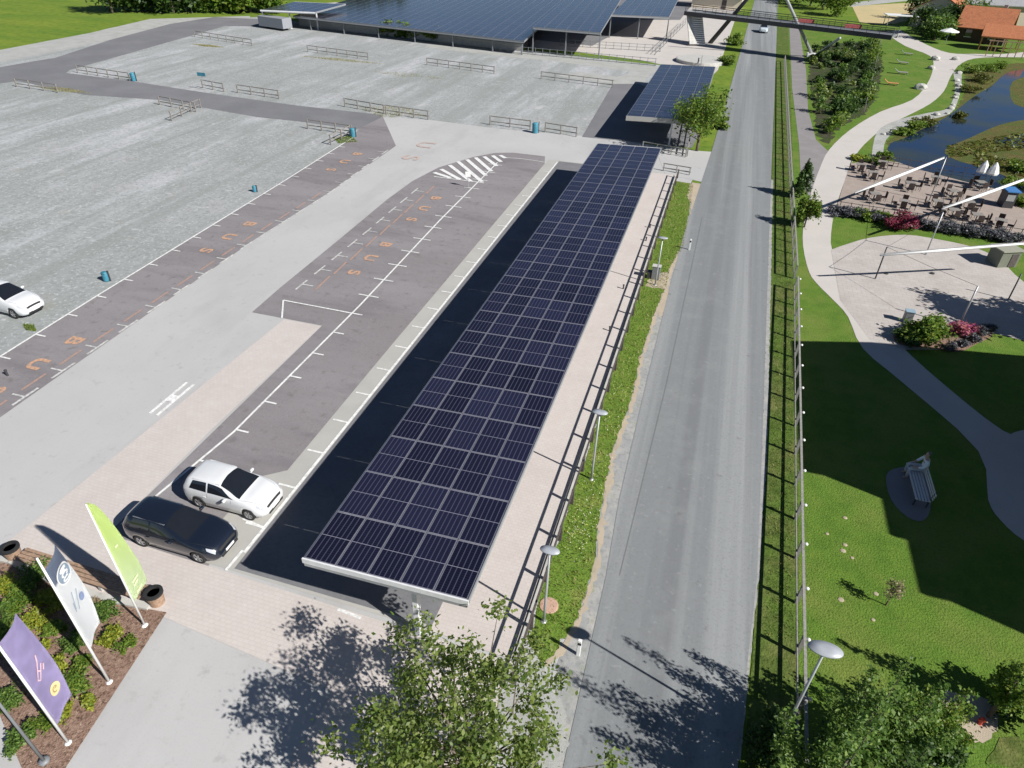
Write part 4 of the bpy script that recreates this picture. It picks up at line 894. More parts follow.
# shrubs in the mulch bed
BS = [(8, 588, 'leafyellow', .55), (22, 600, 'leafgreen', .6), (30, 625, 'leafyellow', .55), (12, 640, 'leafgreen', .6), (44, 600, 'leafyellow', .4), (55, 628, 'leafgreen', .35), (36, 575, 'leafdark', .6), (60, 600, 'leafyellow', .5), (78, 640, 'leafdark', .45), (58, 665, 'leafyellow', .4), (75, 685, 'leafgreen', .5), (82, 660, 'leafgreen', .3), (88, 700, 'leafyellow', .25), (60, 712, 'leafyellow', .35), (42, 722, 'leafgreen', .35), (105, 610, 'leafdark', .42), (112, 636, 'leafyellow', .38), (126, 645, 'leafgreen', .3), (95, 600, 'leafdry', .22), (40, 648, 'leafyellow', .3), (12, 612, 'leafdark', .5), (20, 740, 'leafdark', .4), (8, 700, 'leafdark', .45)]
for i, (px, py, mt, r0) in enumerate(BS):
    p = G(px, py, .2)
    nm = {'leafyellow': 'yellow-green', 'leafgreen': 'bright green', 'leafdark': 'mid green', 'leafdry': 'straw-coloured'}[mt]
    bush('bed_shrub', nm+' low shrub planted in the bark mulch bed by the flags', 'shrub', (p.x, p.y, .02), r0*1.08, r0*1.1, int(1000*r0/.4), .085, M['leafmix' if mt == 'leafdark' else mt], nm+' shrubs in the mulch bed', 16, .2)
blades('mulch_chips', [bed], 5000, .05, leafmat('bark chips', [(.30, .19, .13), (.20, .12, .08), (.45, .36, .28), (.10, .06, .04)], 0), 'loose bark chips covering the planted bed', z=7*LV)

# ------------------------------------------------------------------ near trees
tree('broadleaf_tree', 'large sparse broadleaf tree at the bottom centre between carport and road', (-3.35, 8.45, 0), 6.0, 3.6, 3.5, 13500, .125, M['leaf'], .2, 120, .062, None, .13, .4)
GL = 'trees at the lower right'
shoot_tree('tall leafy tree at the bottom right, just right of the tall street lamp', (7.3, 12.7, 0), 5.7, 1.35, 6500, .10, M['leafmix'], 13, .19, GL)
shoot_tree('bushy tree right of the tall leafy tree at the bottom of the lawn', (8.7, 13.3, 0), 4.3, 1.3, 5200, .10, M['leafmix'], 12, .18, GL)
shoot_tree('dark tree overhanging the road at the bottom, left of the tall lamp', (6.2, 10.6, 0), 6.3, 1.8, 9500, .11, M['leafmix'], 15, .27, GL)
shoot_tree('low green tree in the bottom right beside the red hydrant', (10.2, 14.5, 0), 2.8, 1.0, 3400, .10, M['leafgreen'], 10, .17, GL)
shoot_tree('slim upright young tree near the right edge with its top over the building shade', (12.2, 15.9, 0), 3.7, .6, 2400, .10, M['leafgreen'], 7, .13, GL)
shoot_tree('bushy tree cut by the right edge of the picture', (13.5, 16.0, 0), 3.0, 1.1, 3600, .11, M['leafmix'], 11, .19, GL)
shoot_tree('darker tree at the bottom edge below the bushy lawn tree', (8.2, 11.6, 0), 4.0, 1.3, 4200, .10, M['leafdark'], 11, .2, GL)
tree('sapling', 'small straw-coloured sapling standing alone on the sunny lawn', (9.55, 19.6, 0), 1.5, .35, .35, 500, .07, M['leafdry'], .35, 14, .2, None, .03, .3)
for px, py, lb, h_ in ((770, 745, 'low shrub under the tall lamp', 1.4), (830, 755, 'low shrub at the lower edge below the tall leafy tree', 1.3), (940, 752, 'low shrub at the lower edge left of the hydrant', 1.0), (1010, 700, 'low shrub under the young tree at the right edge', 1.2)):
    p = G(px, py, .4); bush('shrub', lb, 'shrub', (p.x, p.y, 0), .75, h_, 2200, .11, M['leafdark'], None, 18, .2)
p = G(979, 724); e = empty('hydrant', p, 0, 'small red hydrant beside the tree pit at the lower right', 'hydrant'); q = MB(); q.lathe([(.14, 0), (.10, .05), (.10, .45), (.13, .5), (.10, .58), (.03, .62)], 12); q.box((.13, 0, .38), (.1, .1, .1)); q.box((-.13, 0, .38), (.1, .1, .1)); q.build('body', solid('red paint', (.55, .04, .02), .4), e); e.scale = (.6, .6, .6)
sheet('dirt_patch', smooth([(940, 700), (960, 692), (985, 700), (1000, 720), (985, 745), (965, 735), (955, 718)], 3, True), 3, M['dirt'], rough=.12)
sheet('dirt_patch', smooth([(985, 755), (1010, 735), (1030, 745), (1030, 768), (990, 768)], 3, True), 3, M['dryverge'], rough=.2)
for i, (px, py) in enumerate(((827, 534), (845, 545), (843, 551), (852, 558), (876, 594), (841, 600), (873, 620), (845, 518))):
    p = G(px, py); e = empty('stepping_stone', p, i, 'small pale flat stone in the sunny lawn', 'stone', 'pale stones in the lawn'); q = MB(); q.lathe([(.07+.02*(i % 3), 0), (.08+.02*(i % 3), .02), (.05, .035)], 7); o = q.build('stone', M['tanstone'], e)
# tall shrubs by the road fence
tree('tall_shrub', 'tall dark conifer by the road fence, upper of the pair', (8.3, 66.0, 0), 3.4, .95, .95, 3500, .2, M['leafdark'], .03, 40, .14, 'pair of tall shrubs by the path', .06, .2, shape=.8)
tree('tall_shrub', 'yellow-green tall shrub by the road fence, lower of the pair', (8.4, 58.5, 0), 3.0, .95, .95, 3500, .18, M['leafgreen'], .03, 40, .14, 'pair of tall shrubs by the path', .06, .2, shape=.5)
# tree at the small carport
tree('broadleaf_tree', 'airy tree overlapping the small solar carport at the roadside', (-1.9, 77.5, 0), 7.0, 2.9, 4.2, 5200, .26, M['leafgreen'], .2, 60, .13, None, .14, .3)
for px, py, h_ in ((735, 45, 2.0), (728, 65, 1.6), (718, 128, 1.3)):
    p = G(px, py); bush('shrub', {45: 'yellow-green shrub on the verge just before the bridge shadow', 65: 'yellow-green shrub on the verge below the bridge shadow', 128: 'small shrub at the foot of the roadside tree'}[py], 'shrub', p, h_*.9, h_, 1500, .28, M['leafgreen'], None, 16, .2)

# grass blades
blades('grass', [vergeL], 12000, .085, M['grassblade'], 'fresh green grass on the verge between the long fence and the road', z=3*LV)
blades('dry_grass', [vergeL], 2600, .14, M['dryblade'], 'straw and yellow weeds scattered in the verge beside the long fence', z=3*LV)
fl = [(random.uniform(-2.9, -1.8), y_, 0.14) for y_ in np.random.default_rng(3).choice([18.5, 19.5, 21, 24, 27, 30, 33, 20, 22.5], 420)+np.random.default_rng(4).normal(0, .5, 420)]
o = link('wildflowers', leaves_mesh('wildflowers', fl, .05, .3, 2)); o.data.materials.append(leafmat('tiny petals', [(.75, .75, .72), (.7, .6, .1), (.75, .75, .7)], .1)); tag(o, 'tiny white and yellow wildflowers in the verge', 'flowers', None, 'stuff')
vr = [(G(*p).x, G(*p).y) for p in [(765, 640), (774, 300), (779, 120), (787, 120), (793, 300), (795, 640)]]
blades('dry_grass', [vr], 4000, .09, M['dryblade'], 'dry grass on the strip between the road and the grey fence', z=3*LV)
blades('grass', [vr], 7000, .09, M['lawnblade'], 'green grass on the strip between the road and the grey fence', z=3*LV)
ln = [(G(*p).x, G(*p).y) for p in [(802, 700), (801, 470), (890, 492), (900, 535), (920, 545), (922, 592), (1024, 622), (1024, 700), (930, 690)]]
blades('grass', [ln], 14000, .035, M['lawnblade'], 'short lawn grass in the sunny part right of the grey fence', z=1*LV)

# ------------------------------------------------------------------ bench with person
bp = G(923, 492); bz = R(90)
be = empty('bench', (11.75, 26.9, 0), 0, 'slatted bench in the shade with a seated person at its far end', 'bench')
q = MB()
for k in range(5): q.box((-.24+k*.115, 0, .45), (.085, 2.3, .035), bev=.008)
q.build('seat', M['palewood'], be)
q = MB()
for k in range(3): q.box((.30+k*.02, 0, .58+k*.11), (.03, 2.3, .08), bev=.008)
q.build('backrest', M['palewood'], be)
for yy in (-1.0, 1.0):
    q = MB(); q.bar((-.22, yy, 0), (-.22, yy, .43), .05); q.bar((.26, yy, 0), (.26, yy, .43), .05); q.bar((-.26, yy, .41), (.28, yy, .41), .05); q.bar((.27, yy, .41), (.36, yy, .86), .05); q.build('leg', M['darksteel'], be)
def skin_body(name, joints, edges, mat, parent, sub=2):
    me = bpy.data.meshes.new(name); me.from_pydata([j[0] for j in joints], edges, []); o = link(name, me)
    md = o.modifiers.new('s', 'SKIN'); me.skin_vertices[0].data[0].use_root = True
    for i, j in enumerate(joints): me.skin_vertices[0].data[i].radius = (j[1], j[2] if len(j) > 2 else j[1])
    o.modifiers.new('d', 'SUBSURF').levels = sub; dg = bpy.context.evaluated_depsgraph_get(); m2 = bpy.data.meshes.new_from_object(o.evaluated_get(dg)); o.modifiers.clear(); o.data = m2; m2.materials.clear(); m2.materials.append(mat)
    m2.polygons.foreach_set('use_smooth', [True]*len(m2.polygons)); o.parent = parent; return o
be.scale = (1.1, 1.1, 1.1)
pe = empty('person', (12.0, 27.8, 0), R(180), 'person in a pale shirt and light trousers sitting on the shaded bench', 'person')
# local: faces +X (towards the path on the left after turning)
J = [((-.08, 0, .56), .14, .12), ((-.07, 0, .72), .125, .12), ((-.03, 0, .92), .16, .12), ((-.02, 0, 1.02), .12, .10), ((0, 0, 1.10), .055, .055), ((.02, 0, 1.20), .085, .075), ((.02, 0, 1.29), .085, .08), ((.0, 0, 1.35), .05, .05)]
E_ = [(0, 1), (1, 2), (2, 3), (3, 4), (4, 5), (5, 6), (6, 7)]
for s_ in (1, -1):
    b0 = len(J); J += [((-.02, s_*.19, .98), .06, .06), ((.06, s_*.27, .78), .048, .048), ((.24, s_*.20, .66), .04, .04), ((.33, s_*.15, .64), .028, .035)]; E_ += [(3, b0), (b0, b0+1), (b0+1, b0+2), (b0+2, b0+3)]
    for k_ in range(4): J.append(((.40+.01*(k_ % 2), s_*(.12+.018*k_), .61), .009, .009)); E_.append((b0+3, len(J)-1))
    J.append(((.35, s_*.10, .65), .010, .010)); E_.append((b0+3, len(J)-1))
    b1 = len(J); J += [((-.02, s_*.10, .54), .09, .085), ((.42, s_*.15, .54), .065, .065), ((.44, s_*.16, .28), .05, .05), ((.42, s_*.16, .09), .038, .038), ((.56, s_*.17, .05), .035, .03)]; E_ += [(0, b1), (b1, b1+1), (b1+1, b1+2), (b1+2, b1+3), (b1+3, b1+4)]
pe.scale = (1.18, 1.18, 1.18)
skin_body('body', J, E_, M['skin'], pe)
JS = [((-.08, 0, .60), .155, .14), ((-.07, 0, .76), .14, .135), ((-.03, 0, .93), .175, .135), ((-.02, 0, 1.03), .12, .10)]; ES = [(0, 1), (1, 2), (2, 3)]
for s_ in (1, -1): b0 = len(JS); JS += [((-.02, s_*.20, .98), .075, .075), ((.06, s_*.28, .78), .06, .06), ((.22, s_*.21, .67), .05, .05)]; ES += [(3, b0), (b0, b0+1), (b0+1, b0+2)]
skin_body('shirt', JS, ES, M['shirt'], pe)
JT = [((-.08, 0, .56), .15, .12)]; ET = []
for s_ in (1, -1): b0 = len(JT); JT += [((-.02, s_*.10, .55), .10, .095), ((.43, s_*.15, .545), .078, .078), ((.45, s_*.16, .28), .065, .065), ((.43, s_*.16, .12), .055, .055)]; ET += [(0, b0), (b0, b0+1), (b0+1, b0+2), (b0+2, b0+3)]
skin_body('trousers', JT, ET, M['trousers'], pe)
skin_body('hair', [((-.03, 0, 1.24), .075, .07), ((-.025, 0, 1.32), .09, .085), ((.0, 0, 1.375), .06, .06)], [(0, 1), (1, 2)], M['hair'], pe)

# ------------------------------------------------------------------ buildings to the right that cast the long shade
be = empty('building', (19.2, 22.8, 0), 0, 'grey building standing beyond the lawn, its shade falling across the grass', 'building')
q = MB(); q.prism([(19.4, 34.6), (19.4, 22.8), (22.9, 22.8), (22.9, 19.7), (23.6, 19.7), (23.6, 16.8), (48, 16.8), (48, 40), (24, 36)], 0, 9.85)
bmesh.ops.translate(q.bm, verts=q.bm.verts, vec=(-19.2, -22.8, 0)); q.build('wall', M['plaster'], be)
q = MB(); q.prism([(19.2, 34.8), (19.2, 22.6), (22.7, 22.6), (22.7, 19.5), (23.4, 19.5), (23.4, 16.6), (48.2, 16.6), (48.2, 40.2), (24, 36.3)], 9.85, 10.1); bmesh.ops.translate(q.bm, verts=q.bm.verts, vec=(-19.2, -22.8, 0)); q.build('roof', M['slate'], be)
for k in range(4):
    q = MB(); q.box((.17, 1.8+k*2.8, 1.6), (.12, 1.2, 1.5)); q.build('window', M['glass'], be); q = MB(); q.box((.17, 1.8+k*2.8, 5.6), (.12, 1.2, 1.5)); q.build('window', M['glass'], be)
for (x, y, h_, r_, lb) in ((25.8, 44.2, 8.5, 2.6, 'broad tree beyond the plaza whose shade reaches the flower bed'), (30.0, 44.5, 8.5, 2.8, 'second broad tree beyond the plaza at the right')):
    tree('broadleaf_tree', lb, (x, y, 0), h_, r_, r_, 5000, .35, M['leafdark'], .2, 60, .13, None, .16, .3)

# plaza planter with shrubs and flowers
sheet('planter_soil', smooth([(893, 335), (905, 326), (935, 322), (955, 326), (985, 328), (992, 336), (975, 345), (958, 352), (925, 348), (900, 345)], 3, True), 5, M['mulch'])
p = G(923, 340); bush('shrub', 'rounded green ornamental grass beside the pink flowers on the plaza', 'shrub', (p.x, p.y, 0), 1.25, 1.5, 4200, .2, M['leafgreen'], None, 26, .2)
p = G(906, 343); bush('shrub', 'dark low shrub at the left end of the plaza bed', 'shrub', (p.x, p.y, 0), .8, .9, 1500, .15, M['leafdark'], None, 16, .2)
p = G(957, 335); bush('flowering_shrub', 'pink flowering shrub in the plaza bed', 'flowers', (p.x, p.y, 0), .75, .9, 1700, .13, M['pink'], 'flowering shrubs', 16, .2)
p = G(966, 332); bush('flowering_shrub', 'smaller magenta flowers right of the pink flowering shrub', 'flowers', (p.x+.3, p.y, 0), .45, .7, 700, .12, M['pink'], 'flowering shrubs', 12, .2)
for i, (px, py) in enumerate(((962, 346), (972, 341), (983, 336), (950, 349), (990, 330))):
    p = G(px, py); bush('lavender_bush', 'grey lavender bush along the edge of the pink-flowered bed', 'lavender', (p.x, p.y, 0), .5, .5, 600, .12, M['lavender'], 'lavender by the plaza bed', 10, .2)
p = G(906, 322); e = empty('litter_bin', p, 0, 'blue-grey box bin on the plaza left of the green ornamental grass', 'bin'); q = MB(); q.box((0, 0, .4), (.5, .45, .8), bev=.03); q.build('body', M['greysteel'], e); q = MB(); q.box((0, 0, .83), (.56, .5, .05)); q.build('lid', solid('blue grey', (.25, .35, .42)), e)

# terrace hedges
for i, (x, y) in enumerate([(60+k*48, 320+k*7.5) for k in range(20)]):
    px = 824+x/5.12; py = 150+(y+10)/5.12; p = G(px, py)
    if i in (6, 7): continue
    mt = 'leafgreen' if i in (3, 5) else 'lavender'
    bush('lavender_bush' if mt == 'lavender' else 'shrub', 'grey lavender bush in the row along the terrace' if mt == 'lavender' else ('green shrub in the lavender row, %s of two' % ('left' if i == 3 else 'right')), 'lavender' if mt == 'lavender' else 'shrub', (p.x, p.y, 0), .9, .85, 900, .17, M[mt], 'lavender row along the terrace' if mt == 'lavender' else None, 12, .2)
p = G(899, 229); bush('flowering_shrub', 'dark red flowering shrub in the lavender row below the terrace', 'flowers', (p.x, p.y, 0), 1.2, 1.3, 1800, .18, M['magenta'], 'flowering shrubs', 18, .2)

# ------------------------------------------------------------------ terrace furniture
def make_table():
    e = empty('table', (0, 0, 0), 0, 'x', 'table', 'terrace tables'); q = MB(); q.box((0, 0, .73), (.9, .9, .045), bev=.01); q.build('tabletop', M['wood'], e)
    q = MB(); q.tube([(0, 0, 0), (0, 0, .71)], .04, 8); q.build('leg', M['darksteel'], e); q = MB(); q.bar((-.3, 0, .02), (.3, 0, .02), .06); q.bar((0, -.3, .055), (0, .3, .055), .06, .03); q.build('foot', M['darksteel'], e); return e
def make_chair():
    e = empty('chair', (0, 0, 0), 0, 'x', 'chair', 'terrace chairs'); mt = solid('chair rattan', (.05, .035, .03), .8, var=.3)
    q = MB(); q.box((0, 0, .45), (.46, .46, .06), bev=.01); q.build('seat', mt, e); q = MB(); q.box((0, -.23, .72), (.46, .05, .5), bev=.015); q.build('backrest', mt, e)
    for sx in (-1, 1):
        for sy in (-1, 1): q = MB(); q.tube([(sx*.2, sy*.2, 0), (sx*.2, sy*.2, .44)], .02, 6); q.build('leg', M['darksteel'], e)
    return e
T0 = make_table(); C0 = make_chair(); first = [True, True]
TT = [(290, 95, 'table by the far left corner of the terrace'), (240, 150, 'table at the left edge of the terrace under the left white awning'), (250, 262, 'table nearest the path at the near left of the terrace'), (430, 205, 'table just right of the left white awning'), (400, 300, 'table by the lavender row, above the red flowers'), (560, 175, 'table left of the thin mast at the far side of the terrace'), (650, 245, 'table in the middle of the terrace'), (570, 300, 'table at the foot of the middle mast'), (650, 345, 'table by the lavender row right of the middle mast'), (730, 305, 'table under the right white awning'), (790, 200, 'table in front of the two white parasols'), (770, 370, 'table by the lavender row near the blue kiosk'), (890, 400, 'rightmost table of the terrace'), (180, 110, 'table at the corner nearest the pond path')]
for i, (x, y, lb) in enumerate(TT):
    p = G(824+x/5.12, 150+y/5.12); rz = random.uniform(-.3, .3)
    if i == 0: t_ = T0; t_.location = p; t_.rotation_euler.z = rz; t_['label'] = lb
    else: dup(T0, p, rz, lb)
    for k in range(4):
        a = rz+k*math.pi/2+random.uniform(-.1, .1); q_ = p+Vector((math.sin(a)*.78, -math.cos(a)*.78, 0))
        lbc = 'wicker chair at the '+' '.join(lb.split()[:11])
        if first[1]: c_ = C0; c_.location = q_; c_.rotation_euler.z = a; first[1] = False; c_['label'] = lbc
        else: c_ = dup(C0, q_, a, lbc)
def awning(a, b, label, th=.14):
    a = Vector(a); b = Vector(b); e = empty('shade_awning', (a.x, a.y, 0), 0, label, 'awning', 'rolled white awnings'); q = MB(); q.tube([(0, 0, a.z), (b-a)*.35+Vector((0, 0, a.z)), (b-a)*.75+Vector((0, 0, a.z)), b-a+Vector((0, 0, a.z))], [.05, th, th*.8, .05], 8); q.build('rolled_canvas', M['cloth'], e, True)
    q = MB(); q.bar((0, 0, a.z+.12), (b-a)+Vector((0, 0, a.z+.12)), .04); q.build('rail', M['galv'], e); return e
def mast(g0, h, label, tilt=(0, 0), mat='galv'):
    e = empty('mast', g0, 0, label, 'mast', 'awning masts'); q = MB(); q.tube([(0, 0, 0), (tilt[0], tilt[1], h)], .05, 8); q.build('pole', M[mat], e, True); q = MB(); q.lathe([(.12, 0), (.12, .04), (.06, .06)], 10); q.build('foot', M['galv'], e); return e
awning(G(855, 193, 3.0), G(944, 158, 4.0), 'left rolled white awning slanting over the terrace'); awning(G(942, 209, 3.3), G(1040, 174, 4.2), 'rolled white awning reaching the right edge above the terrace'); awning(G(880, 255.5, 2.6), G(1045, 242, 3.4), 'lowest rolled white awning stretching over the plaza edge', .11)
mast((19.95, 69.5, 0), 4.0, 'mast at the upper end of the left white awning'); mast((17.3, 56, 0), 3.45, 'mast at the start of the right white awning'); mast((12.9, 50, 0), 2.5, 'dark mast at the left end of the lowest awning', mat='darksteel')
mast((17.24, 44.4, 0), 2.9, 'pale mast above the pink flowers'); p = G(1008, 300); mast(p, 2.0, 'short dark mast at the right edge of the plaza', mat='darksteel')
# cables between masts
def cable(a, b, label, r_=.012):
    e = empty('cable', (a[0], a[1], 0), 0, label, 'cable', 'cables over the plaza'); a = Vector(a); b = Vector(b); o_ = Vector((a.x, a.y, 0)); q = MB(); mid = (a+b)/2-Vector((0, 0, .06)); q.tube([a-o_, mid-o_, b-o_], r_, 5); q.build('wire', M['darksteel'], e)
cable((12.9, 50, 2.5), (17.3, 56, 3.4), 'cable from the dark mast to the middle mast'); cable((17.3, 56, 3.4), (19.95, 69.5, 4.0), 'cable over the terrace between the two tall masts'); cable((12.9, 50, 2.5), (17.24, 44.4, 2.9), 'cable from the dark mast to the pale mast above the flowers')
# two white parasols, blue kiosk, shed
for px, py, lb in ((976, 186, 'left of the two folded-white parasols by the pond'), (986, 188, 'right of the two folded-white parasols by the pond')):
    p = G(px, py); e = empty('parasol', p, 0, lb, 'parasol', 'white parasols'); q = MB(); q.tube([(0, 0, 0), (0, 0, 2.3)], .03, 8); q.build('pole', M['darksteel'], e); q = MB(); q.lathe([(.5, 1.35), (.55, 1.5), (.32, 2.1), (.05, 2.5)], 8); q.build('canopy', M['cloth'], e); q = MB(); q.lathe([(.3, 0), (.3, .08), (.1, .1)], 10); q.build('base', M['concrete'], e)
p = G(1004, 206); e = empty('kiosk', p, .1, 'small kiosk with a blue canvas roof at the right end of the terrace', 'kiosk'); q = MB(); q.box((0, 0, 1.0), (1.6, 1.8, 2.0)); q.build('wall', M['darksteel'], e); q = MB(); q.prism([(-1.05, -1.15), (1.05, -1.15), (1.05, 1.15), (-1.05, 1.15)], 2.0, 2.12); q.build('roof', M['blue'], e); q = MB(); q.box((-.1, -.93, 1.3), (1.2, .05, .8)); q.build('counter', M['galv'], e); e.scale = (.55, .7, .75)
p = G(1000, 264); e = empty('shed', p, R(25), 'low grey-olive shed at the plaza edge under the lowest awning', 'shed'); q = MB(); q.box((0, 0, .8), (2.0, 1.6, 1.6)); q.build('wall', solid('olive panel', (.16, .17, .13), .8), e); q = MB(); q.box((0, 0, 1.66), (2.3, 1.9, .1)); q.build('roof', solid('olive roof', (.30, .30, .24), .8), e); q = MB(); q.box((.4, -.82, .7), (.7, .05, 1.3)); q.build('door', M['darkwood'], e); e.scale = (.8, .8, .8)
rail_fence('thin dark railing along the pond side of the terrace', G(866, 163), G(985, 180), 1.0, 12, 2, 'darkwood', .05, 'terrace railings', rail=(.03, .04)); rail_fence('thin dark railing in front of the lavender row', G(838, 212), G(1030, 242), 1.0, 18, 2, 'darkwood', .05, 'terrace railings', rail=(.03, .04))
# plaza line fixtures
for px, py, lb in ((886, 274, 'small dark floor light on the plaza, left'), (932, 274, 'small dark floor light on the plaza, right')):
    p = G(px, py); e = empty('floor_light', p, 0, lb, 'floor light'); q = MB(); q.lathe([(.16, .018), (.16, .1), (.05, .13)], 10); q.build('housing', M['darksteel'], e)

# loungers and boulders on the small lawn
def lounger(px, py, label, mat):
    p = G(px, py); e = empty('sun_lounger', p, R(-5), label, 'lounger', 'loungers on the small lawn'); q = MB(); q.box((.35, 0, .32), (1.5, .75, .08), bev=.01); q.build('seat', mat, e); q = MB(); q.box((-.7, 0, .55), (.8, .75, .08), Matrix.Rotation(R(35), 3, 'Y')); q.build('backrest', mat, e)
    for sx in (-.2, .95):
        for sy in (-.3, .3): q = MB(); q.box((sx, sy, .15), (.08, .08, .3)); q.build('leg', M['wood'], e)
lounger(906, 55, 'farthest grey lounger on the small lawn', M['greywood']); lounger(901, 64, 'middle grey lounger on the small lawn', M['greywood']); lounger(900, 74, 'nearest grey lounger on the small lawn', M['greywood']); lounger(890, 85, 'orange-brown lounger on the small lawn', M['orangewall'])
def boulder(px, py, s_, label, group):
    p = G(px, py); e = empty('boulder', p, random.uniform(0, 6), label, 'boulder', group); q = MB(); bmesh.ops.create_icosphere(q.bm, subdivisions=2, radius=s_)
    for v in q.bm.verts: v.co *= random.uniform(.82, 1.1); v.co.z *= .6; v.co.z += s_*.25
    q.build('stone', M['stone'], e)
for px, py, s_, lb in ((935, 60, .9, 'pale boulder beside the path, highest on the small lawn'), (931, 69, .7, 'pale boulder beside the path, second from the top'), (920, 89, 1.0, 'largest pale boulder at the path bend on the small lawn'), (955, 60, .7, 'boulder right of the path fork')): boulder(px, py, s_, lb, 'boulders beside the path')
for i in range(16):
    t = i/15; px = np.interp(t, [0, .4, .6, 1], [958, 957, 948, 885]); py = np.interp(t, [0, .4, .6, 1], [75, 100, 114, 134]); boulder(px+random.uniform(-2, 2), py+random.uniform(-2, 2), random.uniform(.25, .55), 'small rock on the edge of the pond shore track', 'rocks on the pond shore')
# pond plants
for i, (px, py, r0, mt) in enumerate([(970, 73, 2.2, 'leafgreen'), (978, 82, 2.0, 'reed'), (968, 92, 1.6, 'reed'), (985, 71, 1.8, 'leafgreen'), (998, 68, 1.6, 'leafgreen'), (915, 130, 1.5, 'leafgreen'), (925, 125, 1.3, 'reed'), (902, 135, 1.1, 'leafgreen'), (885, 158, .9, 'leafgreen'), (875, 163, .8, 'leafgreen'), (858, 160, .7, 'leafyellow'), (1018, 172, 1.6, 'leafgreen'), (1010, 186, 1.4, 'leafgreen'), (1020, 205, 1.2, 'leafgreen'), (960, 118, 1.0, 'reed')]):
    p = G(px, py); bush('pond_plant', 'leafy waterside plant on the pond bank', 'plant', (p.x, p.y, 0), r0, r0*.7, 1000, .25, M[mt], 'plants on the pond bank', 12, .22)
pts = []
for k in range(2600):
    t = random.random(); px = 948+random.random()*80; py = 128+random.random()*52
    if abs(py-(152+ (px-948)*-.15)) < 6+ (px-948)*.03 or (px > 975 and abs(py-(160+(px-975)*.2)) < 7): pts.append(G(px, py, .03))
me = leaves_mesh('lily_pads', [tuple(p) for p in pts], .5, .4, 6); o = link('lily_pads', me); me.materials.append(M['reed']); tag(o, 'mass of floating lily pads on the pond', 'water lilies', None, 'stuff')

# shrubs of the nursery plot
random.seed(11); cnt = 0
for k in range(400):
    px = random.uniform(812, 878); py = random.uniform(46, 140)
    if px > np.interp(py, [45, 85, 110, 130, 140], [880, 878, 862, 838, 828]) or px < np.interp(py, [45, 100, 140], [811, 815, 823]): continue
    p = G(px, py)
    if random.random() > .62: continue
    r0 = random.uniform(.5, 1.3); mt = random.choice(['leafdark', 'leafdark', 'leaf', 'leafgreen', 'leafdark', 'leafmix'])
    bush('shrub', 'dark young shrub in the dense planted plot beside the sidewalk', 'shrub', p, r0, r0*1.5, 260, .32, M[mt], 'shrubs in the planted plot', 8, .25); cnt += 1
    if cnt > 95: break
rail_fence('thin fence between the planted plot and the small lawn', G(864, 112), G(881, 42), 1.0, 14, 1, 'greywood', .07, None, rail=(.03, .05))

# ------------------------------------------------------------------ footbridge
fb = empty('footbridge', (0, 145, 0), 0, 'steel footbridge crossing the road on slanting masts', 'footbridge')
O = Vector((0, 145, 0))
def dk(t, off, z): a = Vector((-10, 152.5, 0)); b = Vector((25, 137.5, 0)); d_ = (b-a).normalized(); n_ = Vector((-d_.y, d_.x, 0)); return a+(b-a)*t+n_*off+Vector((0, 0, z))-O
q = MB(); q.bar(dk(0, 0, 5.3), dk(1, 0, 5.3), 3.0, .35); q.build('deck', M['greysteel'], fb)
for off in (-1.5, 1.5):
    q = MB(); q.bar(dk(0, off, 6.5), dk(1, off, 6.5), .1, .1)
    for k in range(3): q.bar(dk(0, off, 5.7+k*.25), dk(1, off, 5.7+k*.25), .04, .04)
    for k in range(19): q.bar(dk(k/18, off, 5.4), dk(k/18, off, 6.5), .06)
    q.build('railing', M['darksteel'], fb)
q = MB(); q.bar(dk(0, -1.75, 5.2), dk(1, -1.75, 5.2), .25, .7); q.bar(dk(0, 1.75, 5.2), dk(1, 1.75, 5.2), .25, .7); q.build('girder', M['darksteel'], fb)
for t in (.62, .83):
    q = MB(); q.box(dk(t, -1.75, 6.2), (2.6, .5, .5)); q.build('flower_box', solid('red flowers', (.40, .10, .10), .9, var=.5, scale=6), fb)
m1 = atY(748, -2, 150); q = MB(); q.tube([Vector((-5.0, 153, 0))-O, m1-O, m1-O+(m1-Vector((-5, 153, 0)))*.5], [.45, .35, .22], 10); q.build('mast', M['darksteel'], fb, True)
m2 = atY(786, -2, 142); ft = G(813, 57); q = MB(); q.tube([ft-O, m2-O, m2-O+(m2-ft)*.4], [.3, .26, .2], 10); q.build('mast', M['galv'], fb, True); q = MB(); q.tube([ft-O, atY(840, 38, 137)-O], .22, 8); q.build('strut', M['galv'], fb, True)
q = MB(); q.box(ft-O+Vector((0, 0, .3)), (2.4, 1.6, .6), bev=.1); q.build('footing', M['white'], fb)
q = MB(); r0 = G(697, 46); r1 = dk(.03, 0, 5.4)+O; q.bar(r0-O+Vector((0, 0, .3)), r1-O, 3.2, .2)
q.build('ramp', M['concrete'], fb); q = MB()
for k in range(16):
    c_ = r0.lerp(r1, k/16)+Vector((0, 0, .42)); q.box(c_-O, (2.9, .35, .12))
q.build('step', M['whitesteel'], fb)
